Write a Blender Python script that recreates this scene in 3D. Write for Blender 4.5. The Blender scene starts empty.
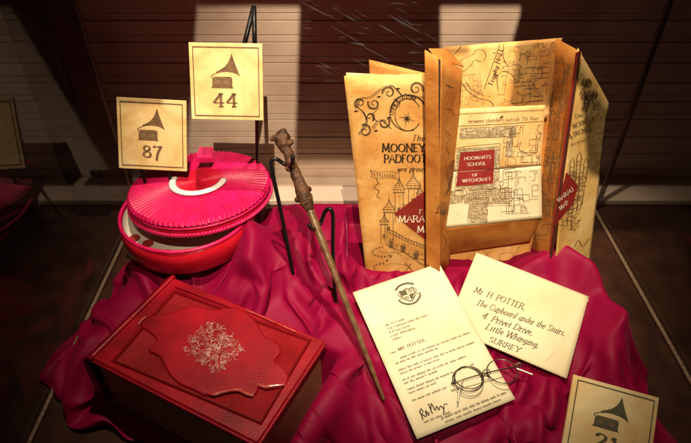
import bpy, bmesh, math, random
import numpy as np
from mathutils import Vector, noise

# ------------------------------------------------------------------ camera, world, lamps
S = 1.4                      # model units -> metres
CAMH, FPX, PITCH = .6, 563.0, math.radians(39)
scene = bpy.context.scene
cam_d = bpy.data.cameras.new('camera'); cam = bpy.data.objects.new('camera', cam_d)
scene.collection.objects.link(cam); scene.camera = cam
cam.location = (0, 0, CAMH*S); cam.rotation_euler = (math.radians(90)-PITCH, 0, 0)
cam_d.sensor_width = 36; cam_d.lens = FPX/691*36; cam_d.clip_start = .01; cam_d.clip_end = 100
w = bpy.data.worlds.new('World'); scene.world = w; w.use_nodes = True
w.node_tree.nodes['Background'].inputs[0].default_value = (1, .82, .66, 1)
w.node_tree.nodes['Background'].inputs[1].default_value = .014
KEY = Vector((.0, .46, 1.5)); FRONT = Vector((.02, -.22, 1.36))
def lamp(name, typ, loc, target, energy, col, size, **kw):
    d = bpy.data.lights.new(name, typ); d.energy = energy; d.color = col
    if typ == 'AREA': d.shape = 'DISK'; d.size = size
    else: d.shadow_soft_size = size
    for k, v in kw.items(): setattr(d, k, v)
    o = bpy.data.objects.new(name, d); scene.collection.objects.link(o)
    o.location = Vector(loc)*S
    o.rotation_euler = (Vector(target)-Vector(loc)).to_track_quat('-Z', 'Y').to_euler()
    return o
lamp('key_spot', 'SPOT', KEY, (.03, .64, .1), 205, (1, .84, .62), .008, spot_size=math.radians(43), spot_blend=.9)
lamp('front_spot', 'SPOT', FRONT, (.08, .66, .22), 262, (1, .82, .58), .0025, spot_size=math.radians(34), spot_blend=.7)
lamp('fill_light', 'AREA', (-.1, -.6, 2.2), (0, .5, .1), 1.6, (1, .86, .72), .5)  # soft fill added above the viewer, not an actual fixture
vs = scene.view_settings
vs.view_transform = 'Standard'; vs.look = 'None'; vs.exposure = 0; vs.gamma = 1
scene.render.engine = 'CYCLES'

# ------------------------------------------------------------------ helpers
C = Vector((0, 0, CAMH))
FW = Vector((0, math.cos(PITCH), -math.sin(PITCH))); UPV = Vector((0, math.sin(PITCH), math.cos(PITCH)))
def ray(px, py): return FW+Vector((1, 0, 0))*((px-345.5)/FPX)+UPV*((221.5-py)/FPX)
def uz(px, py, z): r = ray(px, py); return C+r*((z-CAMH)/r.z)
def uy(px, py, y): r = ray(px, py); return C+r*(y/r.y)
def sm(a, b, x):
    t = min(1, max(0, (x-a)/(b-a))); return t*t*(3-2*t)
random.seed(7)

def empty(name, loc, label, cat, group=None):
    o = bpy.data.objects.new(name, None); scene.collection.objects.link(o)
    o.location = Vector(loc)*S; o.empty_display_size = .02
    o['label'] = label; o['category'] = cat
    if group: o['group'] = group
    return o
def wloc(p):
    v = Vector((0, 0, 0))
    while p: v += Vector(p.location); p = p.parent
    return v
def mesh(name, verts, faces, mat, parent=None, smooth=False, bevel=0, solid=0):
    me = bpy.data.meshes.new(name); off = wloc(parent) if parent else Vector((0, 0, 0))
    me.from_pydata([tuple(Vector(v)*S-off) for v in verts], [], faces); me.update()
    bm = bmesh.new(); bm.from_mesh(me); bmesh.ops.recalc_face_normals(bm, faces=bm.faces); bm.to_mesh(me); bm.free()
    me.materials.append(M[mat])
    if smooth: me.polygons.foreach_set('use_smooth', [True]*len(me.polygons))
    o = bpy.data.objects.new(name, me); scene.collection.objects.link(o)
    if parent: o.parent = parent
    if solid:
        m = o.modifiers.new('solid', 'SOLIDIFY'); m.thickness = solid*S; m.offset = 0
    if bevel:
        m = o.modifiers.new('bevel', 'BEVEL'); m.width = bevel*S; m.segments = 2; m.limit_method = 'ANGLE'
        m.harden_normals = False
    return o
def tag(o, label=None, cat=None, group=None, kind=None):
    if label: o['label'] = label
    if cat: o['category'] = cat
    if group: o['group'] = group
    if kind: o['kind'] = kind
    return o
def boxv(x0, x1, y0, y1, z0, z1):
    v = [(x, y, z) for z in (z0, z1) for y in (y0, y1) for x in (x0, x1)]
    f = [(0, 2, 3, 1), (4, 5, 7, 6), (0, 1, 5, 4), (2, 6, 7, 3), (0, 4, 6, 2), (1, 3, 7, 5)]
    return v, f
def tube_geo(pts, rad, n=10, closed=False, cap=True):
    pts = [Vector(p) for p in pts]; N = len(pts); V = []; Fc = []
    if not hasattr(rad, '__len__'): rad = [rad]*N
    ref = None
    for i, p in enumerate(pts):
        a = pts[(i-1) % N] if (closed or i > 0) else p
        b = pts[(i+1) % N] if (closed or i < N-1) else p
        t = (b-a).normalized()
        if ref is None:
            ref = t.orthogonal().normalized()
        ref = (ref-t*ref.dot(t)).normalized(); bi = t.cross(ref)
        for k in range(n):
            an = 2*math.pi*k/n
            V.append(p+(ref*math.cos(an)+bi*math.sin(an))*rad[i])
    m = N if closed else N-1
    for i in range(m):
        for k in range(n):
            Fc.append((i*n+k, i*n+(k+1) % n, ((i+1) % N)*n+(k+1) % n, ((i+1) % N)*n+k))
    if cap and not closed:
        Fc.append(tuple(range(n))[::-1]); Fc.append(tuple((N-1)*n+k for k in range(n)))
    return V, Fc
def catmull(p, n=6, closed=False):
    out = []; N = len(p)
    for i in range(N if closed else N-1):
        g = lambda j: p[j % N] if closed else p[min(max(j, 0), N-1)]
        a, b, c, d = g(i-1), g(i), g(i+1), g(i+2)
        for k in range(n):
            t = k/n
            out.append(tuple(.5*(2*b[q]+(c[q]-a[q])*t+(2*a[q]-5*b[q]+4*c[q]-d[q])*t*t+(3*b[q]-a[q]-3*c[q]+d[q])*t**3) for q in range(len(b))))
    if not closed: out.append(tuple(p[-1]))
    return out

# ------------------------------------------------------------------ materials
M = {}
def mat(name, col, rough=.5, metal=0, col2=None, scale=30, detail=4, bump=0, bscale=200, spec=.5, sheen=0, sheen_tint=None,
        coat=0, lo=.35, hi=.65, wave=None, dist=.001, ext=None):
    m = bpy.data.materials.new(name); m.use_nodes = True; nt = m.node_tree; N = nt.nodes; L = nt.links
    b = N['Principled BSDF']; b.inputs['Roughness'].default_value = rough; b.inputs['Metallic'].default_value = metal
    b.inputs['Base Color'].default_value = (*col, 1); b.inputs['Specular IOR Level'].default_value = spec
    if sheen:
        b.inputs['Sheen Weight'].default_value = sheen; b.inputs['Sheen Roughness'].default_value = .35
        if sheen_tint: b.inputs['Sheen Tint'].default_value = (*sheen_tint, 1)
    if coat: b.inputs['Coat Weight'].default_value = coat; b.inputs['Coat Roughness'].default_value = .15
    tc = N.new('ShaderNodeTexCoord')
    if col2:
        n = N.new('ShaderNodeTexNoise'); n.inputs['Scale'].default_value = scale; n.inputs['Detail'].default_value = detail
        L.new(tc.outputs['Object'], n.inputs['Vector'])
        r = N.new('ShaderNodeValToRGB'); r.color_ramp.elements[0].position = lo; r.color_ramp.elements[1].position = hi
        r.color_ramp.elements[0].color = (*col, 1); r.color_ramp.elements[1].color = (*col2, 1)
        L.new(n.outputs['Fac'], r.inputs['Fac']); L.new(r.outputs['Color'], b.inputs['Base Color'])
    if bump:
        bp = N.new('ShaderNodeBump'); bp.inputs['Strength'].default_value = bump; bp.inputs['Distance'].default_value = dist
        if wave:
            mp = N.new('ShaderNodeMapping'); mp.inputs['Rotation'].default_value = (0, 0, math.radians(wave[1]))
            L.new(tc.outputs['Object'], mp.inputs['Vector'])
            t = N.new('ShaderNodeTexWave'); t.inputs['Scale'].default_value = wave[0]; t.inputs['Distortion'].default_value = 1.2
            t.inputs['Detail'].default_value = 2; t.inputs['Detail Scale'].default_value = 3
            L.new(mp.outputs['Vector'], t.inputs['Vector'])
        else:
            t = N.new('ShaderNodeTexNoise'); t.inputs['Scale'].default_value = bscale; t.inputs['Detail'].default_value = 3
            L.new(tc.outputs['Object'], t.inputs['Vector'])
        L.new(t.outputs['Fac'], bp.inputs['Height']); L.new(bp.outputs['Normal'], b.inputs['Normal'])
    M[name] = m
    return m
mat('cloth', (.19, .0006, .026), .56, sheen=.12, sheen_tint=(1, .12, .35), bump=.10, bscale=1500, spec=.13, dist=.0004, col2=(.22, .0007, .033), scale=12)
mat('boards', (.50, .345, .265), .6, col2=(.62, .46, .36), scale=9, detail=8, bump=.15, bscale=120)
mat('floor', (.030, .012, .008), .28, col2=(.055, .022, .012), scale=18, spec=.5, bump=.05, bscale=40)
mat('dark_wood', (.045, .012, .006), .35, col2=(.09, .025, .012), scale=14, bump=.1, bscale=60)
mat('black_metal', (.012, .011, .011), .35, metal=.6, bump=.1, bscale=300)
mat('trim', (.20, .12, .075), .45, metal=.3, col2=(.26, .17, .11), scale=60)
def parchment(name, dark, mid, light, speck=.5):
    mat(name, mid, .72, bump=.35, bscale=90, spec=.2, dist=.0015)
    nt = M[name].node_tree; N = nt.nodes; L = nt.links; b = N['Principled BSDF']
    tc = N.new('ShaderNodeTexCoord')
    n1 = N.new('ShaderNodeTexNoise'); n1.inputs['Scale'].default_value = 13; n1.inputs['Detail'].default_value = 8; n1.inputs['Roughness'].default_value = .62
    n1.inputs['Distortion'].default_value = .5
    L.new(tc.outputs['Object'], n1.inputs['Vector'])
    r = N.new('ShaderNodeValToRGB'); e = r.color_ramp.elements
    e[0].position = .30; e[0].color = (*dark, 1); e[1].position = .66; e[1].color = (*light, 1)
    m = e.new(.47); m.color = (*mid, 1)
    L.new(n1.outputs['Fac'], r.inputs['Fac'])
    n2 = N.new('ShaderNodeTexNoise'); n2.inputs['Scale'].default_value = 170; n2.inputs['Detail'].default_value = 2
    L.new(tc.outputs['Object'], n2.inputs['Vector'])
    r2 = N.new('ShaderNodeValToRGB'); r2.color_ramp.elements[0].position = .66; r2.color_ramp.elements[1].position = .74
    r2.color_ramp.elements[0].color = (0, 0, 0, 1); r2.color_ramp.elements[1].color = (speck, speck, speck, 1)
    L.new(n2.outputs['Fac'], r2.inputs['Fac'])
    mx = N.new('ShaderNodeMix'); mx.data_type = 'RGBA'; L.new(r2.outputs['Color'], mx.inputs[0]); L.new(r.outputs['Color'], mx.inputs[6])
    mx.inputs[7].default_value = (dark[0]*.45, dark[1]*.38, dark[2]*.3, 1); L.new(mx.outputs[2], b.inputs['Base Color'])
parchment('parchment', (.46, .17, .035), (.62, .31, .085), (.74, .46, .18))
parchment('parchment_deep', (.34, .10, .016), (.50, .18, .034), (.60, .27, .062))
parchment('parchment_pale', (.56, .30, .10), (.70, .44, .18), (.77, .59, .32))
parchment('parchment_green', (.46, .24, .06), (.62, .38, .12), (.72, .50, .21))
parchment('plaque_card', (.54, .31, .11), (.66, .45, .20), (.74, .58, .32), .25)
mat('letter_paper', (.58, .49, .31), .75, col2=(.68, .60, .43), scale=9, detail=6, bump=.12, bscale=200, spec=.2)
mat('envelope_paper', (.56, .46, .27), .7, col2=(.66, .57, .38), scale=8, detail=6, bump=.15, bscale=220, spec=.25)
mat('plaque_edge', (.66, .50, .29), .6)
mat('ink', (.035, .02, .012), .7, spec=.2)
mat('ink_brown', (.11, .055, .025), .7, spec=.2, col2=(.17, .09, .04), scale=150)
mat('ink_grey', (.09, .075, .045), .7, spec=.2)
mat('ink_faint', (.22, .14, .07), .7, spec=.2)
mat('maze', (.40, .30, .16), .7, spec=.2, col2=(.60, .49, .31), scale=260, lo=.42, hi=.58)
mat('map_red', (.20, .012, .010), .6, spec=.3, col2=(.26, .022, .018), scale=40)
mat('map_white', (.78, .68, .52), .7, spec=.2)
mat('leather', (.16, .0008, .006), .38, col2=(.34, .002, .012), scale=15, detail=9, lo=.3, hi=.66, bump=.4, bscale=420, spec=.35, dist=.0010)
mat('leather_field', (.60, .022, .036), .34, bump=1.0, wave=(110, 24), dist=.0035, col2=(.42, .012, .016), scale=22)
mat('leather_edge', (.17, .0012, .004), .4, bump=.2, bscale=200)
mat('foil', (.42, .08, .07), .35, metal=.3, col2=(.78, .46, .40), scale=90)
mat('curl_leather', (.36, .02, .018), .22, coat=.6, col2=(.5, .1, .08), scale=90)
mat('pages', (.34, .13, .075), .35, col2=(.50, .24, .15), scale=6, bump=.4, bscale=40)
mat('pink_silk', (.50, .003, .065), .42, col2=(.64, .007, .11), scale=60, spec=.35, bump=.3, bscale=400, dist=.0006)
mat('red_silk', (.46, .004, .022), .4, col2=(.58, .010, .04), scale=60, spec=.35)
mat('tray_red', (.44, .004, .016), .2, coat=.35, bump=.5, bscale=26, dist=.005, col2=(.52, .008, .022), scale=20)
mat('lining', (.74, .66, .56), .6)
mat('ribbon_white', (.80, .70, .68), .4)
mat('wand_wood', (.024, .009, .004), .6, col2=(.100, .042, .018), scale=80, detail=8, spec=.25, bump=.8, bscale=170, dist=.004)
mat('wand_shaft', (.10, .045, .02), .32, col2=(.17, .085, .04), scale=70, bump=.2, bscale=140)
mat('wire_frame', (.11, .09, .055), .3, metal=.8)
mat('wire_pale', (.62, .54, .44), .3, metal=.6)
# glass: clear pane with a fresnel reflection
def glass(name, scratch):
    m = bpy.data.materials.new(name); m.use_nodes = True; nt = m.node_tree; N = nt.nodes; L = nt.links
    N.remove(N['Principled BSDF']); out = N['Material Output']
    t = N.new('ShaderNodeBsdfTransparent'); t.inputs[0].default_value = (.97, .98, .97, 1)
    g = N.new('ShaderNodeBsdfGlossy'); g.inputs['Roughness'].default_value = .0
    lw = N.new('ShaderNodeLayerWeight'); pw = N.new('ShaderNodeMath'); pw.operation = 'POWER'; pw.inputs[1].default_value = 5
    L.new(lw.outputs['Facing'], pw.inputs[0]); fr = N.new('ShaderNodeMath'); fr.operation = 'MULTIPLY_ADD'
    L.new(pw.outputs[0], fr.inputs[0]); fr.inputs[1].default_value = .96; fr.inputs[2].default_value = .04
    mx = N.new('ShaderNodeMixShader'); L.new(fr.outputs[0], mx.inputs[0]); L.new(t.outputs[0], mx.inputs[1]); L.new(g.outputs[0], mx.inputs[2])
    last = mx
    L.new(last.outputs[0], out.inputs['Surface']); M[name] = m
glass('glass', False)
def scratched():
    glass('scratched_glass', True)
    nt = M['scratched_glass'].node_tree; N = nt.nodes; L = nt.links
    out = N['Material Output']; base = out.inputs['Surface'].links[0].from_node
    tc = N.new('ShaderNodeTexCoord'); fac = None
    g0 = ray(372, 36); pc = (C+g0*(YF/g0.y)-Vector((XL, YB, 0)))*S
    def math_(op, a, b=None):
        m = N.new('ShaderNodeMath'); m.operation = op; m.use_clamp = op in ('SUBTRACT', 'MULTIPLY')
        for k, v in enumerate((a, b)):
            if v is None: continue
            if isinstance(v, (int, float)): m.inputs[k].default_value = v
            else: L.new(v, m.inputs[k])
        return m.outputs[0]
    for ang, sc in ((30, 14), (6, 24)):
        mp_ = N.new('ShaderNodeMapping'); mp_.inputs['Rotation'].default_value = (0, math.radians(ang), 0); mp_.vector_type = 'TEXTURE'; mp_.inputs['Scale'].default_value = (1, 1, 1/18)
        L.new(tc.outputs['Object'], mp_.inputs['Vector'])
        nz = N.new('ShaderNodeTexNoise'); nz.inputs['Scale'].default_value = sc*3.5; nz.inputs['Detail'].default_value = 2
        L.new(mp_.outputs[0], nz.inputs['Vector'])
        v = math_('MULTIPLY', math_('SUBTRACT', nz.outputs['Fac'], .645), 7.0)
        fac = v if fac is None else math_('ADD', fac, v)
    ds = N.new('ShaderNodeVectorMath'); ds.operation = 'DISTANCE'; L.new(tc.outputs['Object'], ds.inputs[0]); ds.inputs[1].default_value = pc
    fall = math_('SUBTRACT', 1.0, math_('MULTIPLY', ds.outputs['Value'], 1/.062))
    glow_wear = N.new('ShaderNodeMath'); glow_wear.operation = 'MULTIPLY'; L.new(fall, glow_wear.inputs[0]); glow_wear.inputs[1].default_value = .2
    f_ = math_('MULTIPLY', fac, glow_wear.outputs[0])
    df = N.new('ShaderNodeBsdfDiffuse'); df.inputs[0].default_value = (.8, .85, .95, 1)  # real scratches, their pale blue tint stands in for reflected room glow
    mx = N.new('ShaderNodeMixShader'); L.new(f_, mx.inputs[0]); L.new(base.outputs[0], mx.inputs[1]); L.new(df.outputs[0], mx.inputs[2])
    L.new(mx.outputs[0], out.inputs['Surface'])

# ------------------------------------------------------------------ setting
WY = .86
fl = mesh('case_floor', *boxv(-1.2, 1.2, -.3, 1.3, -.05, 0), 'floor'); tag(fl, 'dark reddish brown glossy base under the draped cloth', kind='structure')
wall = mesh('back_wall', *boxv(-1.2, 1.2, WY+.012, WY+.04, 0, 1.0), 'boards'); tag(wall, 'pale wall of horizontal boards behind the case', kind='structure')
z = .003; i = 0
while z < .47:
    h = .0225 if i % 2 == 0 else .0115
    v, f = boxv(-1.19, 1.19, WY+(.0 if i % 2 == 0 else .0008), WY+.0115, z+.0004, z+h-.0004)
    mesh('board', v, f, 'boards', wall, bevel=.0009)
    z += h; i += 1
led = mesh('wall_ledge', *boxv(-1.2, 1.2, .785, WY-.004, 0.0005, .012), 'boards', bevel=.002)
tag(led, 'low pale board ledge along the foot of the wall', kind='structure')

# ------------------------------------------------------------------ display case
XL, XR, YB, YF = uz(147, 188, 0).x, uz(590, 200, 0).x, .775, .17
case = empty('display_case', (XL, YB, 0), 'dark framed glass display case enclosing the draped cloth', 'display case')
GH = .74
scratched()
def part_box(n, a, m, p=case, bevel=.0015): return mesh(n, *boxv(*a), m, p, bevel=bevel)
part_box('corner_post', (XL-.040, XL, YB-.004, YB+.006, 0, GH), 'dark_wood')
part_box('corner_post', (XL-.095, XL-.041, YB-.02, YB+.006, 0, GH), 'black_metal')
part_box('corner_post', (XR, XR+.008, YB, YB+.006, 0, GH), 'dark_wood')
def pane(a, b, mt):
    mesh('glass_pane', [(*a, .008), (*b, .008), (*b, GH), (*a, GH)], [(0, 1, 2, 3)], mt, case)
pane((XL, YF+.004), (XL, YB-.005), 'glass'); pane((XR, YF+.004), (XR, YB-.001), 'glass')
pane((XL, YF), (XR, YF), 'scratched_glass')
# ribbed edge strips along the floor
for x0 in (XL+.004, XR-.004):
    pts = []; rad = []
    for k in range(241):
        y = YF+.01+(YB-.02-YF)*k/240
        pts.append((x0, y, .0034)); rad.append(.0028+.0003*math.sin(k*1.9))
    mesh('edge_strip', *tube_geo(pts, rad, 8), 'trim', case, smooth=True)
part_box('front_rail', (XL-.03, XR+.03, YF-.02, YF+.012, 0, .012), 'black_metal')
# unseen boards added to shape light: one blocks key_spot, gaps cut front_spot
part_box('key_blocker', (-.9, .9, .645, 1.1, .75, .754), 'dark_wood')
CZ = 1.05
def gobo_at(px, py, y=WY):
    p = uy(px, py, y); t = (FRONT.z-CZ)/(FRONT.z-p.z); return FRONT+(p-FRONT)*t
a = gobo_at(197, 8); b = gobo_at(300, 8); c = gobo_at(440, 10); d = gobo_at(520, 10); low = gobo_at(320, 162)
s1 = gobo_at(535, 108, .59)
yb = a.y; ymid = low.y
part_box('gobo_board', (-.5, a.x, gobo_at(150, 176).y, .4, CZ, CZ+.002), 'dark_wood', bevel=0)
part_box('gobo_board', (b.x, c.x, ymid, yb, CZ, CZ+.002), 'dark_wood', bevel=0)
part_box('gobo_board', (a.x+.0005, .9, yb+.0005, .4, CZ, CZ+.002), 'dark_wood', bevel=0)
h1, h2, h3 = gobo_at(509, 108, .592), gobo_at(518, 42, .61), gobo_at(520, 12)
pl = [(h1.x, h1.y), (.9, h1.y), (.9, yb), (h3.x, yb), (h3.x, h3.y-.001), (h2.x, h2.y)]
mesh('gobo_board', [(x, y, CZ+t) for t in (0, .002) for x, y in pl],
     [tuple(range(6)), tuple(range(6, 12))]+[(k, (k+1) % 6, 6+(k+1) % 6, 6+k) for k in range(6)], 'dark_wood', case)

k1, k2 = gobo_at(582, 100, .555), gobo_at(551, 262, .533)  # extra board added to shade the outer wing
k3 = gobo_at(590, 170, .56)
pl = [(k3.x, k3.y), (.9, k3.y), (.9, h1.y-.0006), (k1.x, h1.y-.0006)]
mesh('gobo_board', [(x, y, CZ+t) for t in (0, .002) for x, y in pl], [(0, 1, 2, 3), (4, 5, 6, 7)]+[(k, (k+1) % 4, 4+(k+1) % 4, 4+k) for k in range(4)], 'dark_wood', case)

# ------------------------------------------------------------------ flat things: planes from pixels
class Panel:
    def __init__(s, pts, wob=0, seed=0, freq=14):
        s.q = [Vector(p) for p in pts]; q = s.q
        n = (q[2]-q[0]).cross(q[3]-q[1]).normalized()
        c = (q[0]+q[1]+q[2]+q[3])/4
        if n.dot(C-c) < 0: n = -n
        s.n = n; s.c = c
        s.q = [p-n*(p-c).dot(n) for p in q]
        s.wob = wob; s.seed = seed; s.freq = freq
    def dz(s, p):
        if not s.wob: return 0
        return s.wob*noise.noise(Vector((p.x, p.y, p.z))*s.freq+Vector((s.seed*7.3, s.seed*1.7, 0)))
    def at(s, u, v):
        q = s.q
        return q[0]*(1-u)*(1-v)+q[1]*u*(1-v)+q[2]*u*v+q[3]*(1-u)*v
    def lift(s, p, off=0): return p+s.n*(s.dz(p)+off)
    def uv(s, x, y, off=.0007): return s.lift(s.at(x, y), off)
    def px(s, x, y, off=.0007):
        r = ray(x, y); t = (s.c-C).dot(s.n)/r.dot(s.n); return s.lift(C+r*t, off)
    def build(s, name, mt, parent, nu=16, nv=16, thick=.0008, edge=None):
        V = []; Fc = []
        for j in range(nv+1):
            for i in range(nu+1):
                u, v = i/nu, j/nv
                p = s.at(u, v)
                if edge:
                    du = edge*noise.noise(Vector((v*9, s.seed, 1)))*(1 if i in (0, nu) else 0)
                    dv = edge*noise.noise(Vector((u*9, s.seed, 5)))*(1 if j in (0, nv) else 0)
                    p = s.at(min(max(u+du, -.03), 1.03), v+dv)
                V.append(s.lift(p))
        for j in range(nv):
            for i in range(nu):
                a = j*(nu+1)+i; Fc.append((a, a+1, a+nu+2, a+nu+1))
        return mesh(name, V, Fc, mt, parent, smooth=True, solid=thick)
def square_up(q):
    c = (q[0]+q[1]+q[2]+q[3])/4; u = (q[1]-q[0]+q[2]-q[3])/2; v = (q[3]-q[0]+q[2]-q[1])/2
    n = u.cross(v).normalized(); a = u.normalized(); b = v.normalized(); e = (a+b).normalized(); g = (a-b).normalized()
    a2 = (e+g)/math.sqrt(2); b2 = (e-g)/math.sqrt(2); u = a2*u.length; v = b2*v.length
    return [c-u/2-v/2, c+u/2-v/2, c+u/2+v/2, c-u/2+v/2]
def on_plane(pts, slope, z0, y0=.4, sx=0):
    n = Vector((-sx, -slope, 1)); d = n.dot(Vector((0, y0, z0))); out = []
    for p in pts:
        r = ray(*p); out.append(C+r*((d-n.dot(C))/n.dot(r)))
    return out

# ------------------------------------------------------------------ pen lettering
G = {}
def gl(ch, w, *st): G[ch] = (w, [([tuple(map(float, p.split(','))) for p in s.lstrip('~').split()], s[0] == '~') for s in st])
gl('A', 9, '0,0 4.5,10 9,0', '1.8,3.8 7.2,3.8')
gl('B', 7.5, '1,0 1,10', '~1,10 4.5,10 6,8.7 6,6.8 4.3,5.4 1,5.3', '~1,5.3 5,5.2 6.8,3.8 6.8,1.5 5,0 1,0')
gl('C', 9, '~8.5,8 7,9.7 4.5,10 1.5,8 .7,5 1.5,2 4.5,0 7,.4 8.5,2')
gl('D', 9.4, '1,0 1,10', '~1,10 5,10 8,8 8.7,5 8,2 5,0 1,0')
gl('E', 7.4, '1,0 1,10', '1,10 6.5,10', '1,5.2 5.2,5.2', '1,0 6.8,0')
gl('F', 7, '1,0 1,10', '1,10 6.5,10', '1,5.2 5.2,5.2')
gl('G', 9.4, '~8.5,8 7,9.7 4.5,10 1.5,8 .7,5 1.5,2 4.5,0 7,.3 8.5,1.5', '8.5,1.2 8.5,4.5', '6.5,4.5 9,4.5')
gl('H', 9.4, '1,0 1,10', '8,0 8,10', '1,5.2 8,5.2')
gl('I', 3.4, '1.5,0 1.5,10')
gl('J', 4.5, '3,10 3,1', '~3,1 2,-1.5 .5,-2')
gl('K', 8.6, '1,0 1,10', '7.5,10 1,4.6', '3,6.2 8,0')
gl('L', 7, '1,0 1,10', '1,0 6.6,0')
gl('M', 11.6, '1,0 1.8,10', '1.8,10 5.6,1', '5.6,1 9.4,10', '9.4,10 10.2,0')
gl('N', 9.8, '1,0 1,10', '1,10 8.4,0', '8.4,0 8.4,10')
gl('O', 10.4, '~5,10 1.8,8.6 .6,5 1.8,1.4 5,0 8.2,1.4 9.4,5 8.2,8.6 5,10')
gl('P', 7.4, '1,0 1,10', '~1,10 5,10 6.8,8.8 6.8,6.4 5,5 1,4.9')
gl('Q', 10.4, '~5,10 1.8,8.6 .6,5 1.8,1.4 5,0 8.2,1.4 9.4,5 8.2,8.6 5,10', '5,1 9.5,-2')
gl('R', 8.4, '1,0 1,10', '~1,10 5,10 6.6,8.8 6.6,6.6 5,5.2 1,5.1', '4,5.1 8,0')
gl('S', 7, '~6,8.2 4.6,9.9 2.4,9.9 .9,8.4 1.2,6.6 3.4,5.4 5.6,4.2 6.2,2.4 5,.4 2.8,0 .7,1.7')
gl('T', 8.6, '4.3,0 4.3,10', '.3,10 8.3,10')
gl('U', 9.2, '1,10 1,4', '~1,4 1.5,1.2 4.4,0 7.4,1.2 8,4', '8,4 8,10')
gl('V', 9, '.3,10 4.5,0', '4.5,0 8.7,10')
gl('W', 13, '.3,10 3.5,0', '3.5,0 6.5,10', '6.5,10 9.6,0', '9.6,0 12.7,10')
gl('Y', 8.6, '.3,10 4.3,5', '8.3,10 4.3,5', '4.3,5 4.3,0')
gl('Z', 8, '.8,10 7.4,10', '7.4,10 .6,0', '.6,0 7.6,0')
gl('a', 6, '~5,4.8 3.6,6 1.4,5.2 .6,2.6 1.6,.3 3.4,.4 5,2.6', '~5,6 4.9,1 5.8,.3')
gl('b', 6, '1,10 1,.6', '~1,4 2.6,6 4.8,5.4 5.4,3 4.4,.6 2.4,0 1,1')
gl('c', 5, '~4.6,5 3.2,6 1.4,5.2 .6,3 1.4,.7 3.2,0 4.8,1.2')
gl('d', 6.2, '~5,4.6 3.6,6 1.4,5.2 .6,2.6 1.6,.3 3.4,.4 5,2', '5,10 5,.4')
gl('e', 5.2, '~.8,3 4.6,3.6 4.2,5.4 2.6,6 1.1,5 .6,2.8 1.4,.6 3.2,0 4.8,1.2')
gl('f', 4, '~4.4,9.4 3,10 2,8.6 2,5 2,0', '.4,5.8 3.8,5.8')
gl('g', 6, '~5,4.8 3.6,6 1.4,5.2 .6,2.8 1.6,.6 3.4,.7 5,2.6', '~5,6 5,-1 4,-3.2 2,-3.4 .6,-2.4')
gl('h', 6.2, '1,10 1,0', '~1,3.6 2.6,5.8 4.4,5.6 5,4 5,0')
gl('i', 2.8, '1.3,6 1.3,0', '1.2,8.4 1.5,8.9')
gl('j', 2.8, '~1.6,6 1.6,-2 .2,-3.2')
gl('k', 5.8, '1,10 1,0', '5,6 1,2.6', '2.2,3.6 5.4,0')
gl('l', 2.8, '1.3,10 1.3,0')
gl('m', 9, '1,6 1,0', '~1,3.8 2.4,5.9 4,5.6 4.6,4 4.6,0', '~4.6,3.8 6,5.9 7.6,5.6 8.2,4 8.2,0')
gl('n', 6.2, '1,6 1,0', '~1,3.8 2.6,5.9 4.4,5.6 5,4 5,0')
gl('o', 6, '~3,6 1.2,5 .6,3 1.2,1 3,0 4.8,1 5.4,3 4.8,5 3,6')
gl('p', 6, '1,6 1,-3.5', '~1,4 2.6,6 4.8,5.4 5.4,3 4.4,.6 2.4,0 1,1')
gl('q', 6, '5,6 5,-3.5', '~5,4.8 3.6,6 1.4,5.2 .6,2.8 1.6,.4 3.4,.4 5,2.6')
gl('r', 4.2, '1,6 1,0', '~1,3.6 2.2,5.6 4,5.9')
gl('s', 4.6, '~4,5 2.6,6 1,5 1.4,3.6 3.4,2.6 3.8,1 2.4,0 .6,.9')
gl('t', 3.8, '~1.8,8.4 1.8,1.2 2.6,0 3.8,.6', '.3,5.9 3.6,5.9')
gl('u', 6.2, '~1,6 1,1.6 2,.1 3.6,.4 5,2.2', '5,6 5,0')
gl('v', 5.6, '.3,6 2.8,0', '2.8,0 5.3,6')
gl('w', 8.4, '.3,6 2.4,0', '2.4,0 4.2,6', '4.2,6 6,0', '6,0 8.1,6')
gl('x', 5.6, '.5,6 5,0', '5,6 .5,0')
gl('y', 5.6, '.3,6 2.9,0', '~5.3,6 2.9,0 1.6,-3 .2,-3.3')
gl('z', 5, '.5,6 4.6,6', '4.6,6 .4,0', '.4,0 4.8,0')
gl('1', 5, '2.6,0 2.6,9.6', '~2.6,9.6 1.6,8.4 .6,8', '.8,0 4.4,0')
gl('2', 7, '~1,7.8 1.6,9.4 3.6,10 5.6,8.8 5.6,6.6 3.6,3.6 .8,.6', '~.8,.6 3,1.3 4.8,.2 6.4,1')
gl('4', 8, '5.4,0 5.4,10', '5.4,10 .4,3', '.4,3 7.8,3')
gl('7', 7, '~.7,8.6 1.4,10 3.4,9.4 6.6,10', '~6.6,10 4.4,5.6 3.2,1.6 2.8,-2.4')
gl('8', 7, '~3.4,5.4 1.4,6.6 1.2,8.6 3.2,10 5.2,8.8 5.2,6.8 3.4,5.4 1.2,4 .7,1.8 3.2,0 5.8,1.4 5.8,3.8 3.4,5.4')
gl('.', 2.6, '1.1,.1 1.5,.7'); gl(',', 2.6, '~1.4,.8 1.5,0 .7,-1.6'); gl("'", 2.2, '1.2,10 .8,7.6'); gl('&', 9, '~8,5 5,.6 2,0 .8,2 2,4.4 4.6,6.4 4.4,9 2.8,9.8 2,8 4,4.6 8,0')
gl(' ', 4); gl('"', 3, '1,9.6 .7,7.6', '2,9.6 1.7,7.6')
def nibw(a): return .26+.74*abs(math.sin(a+.25))
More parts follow.
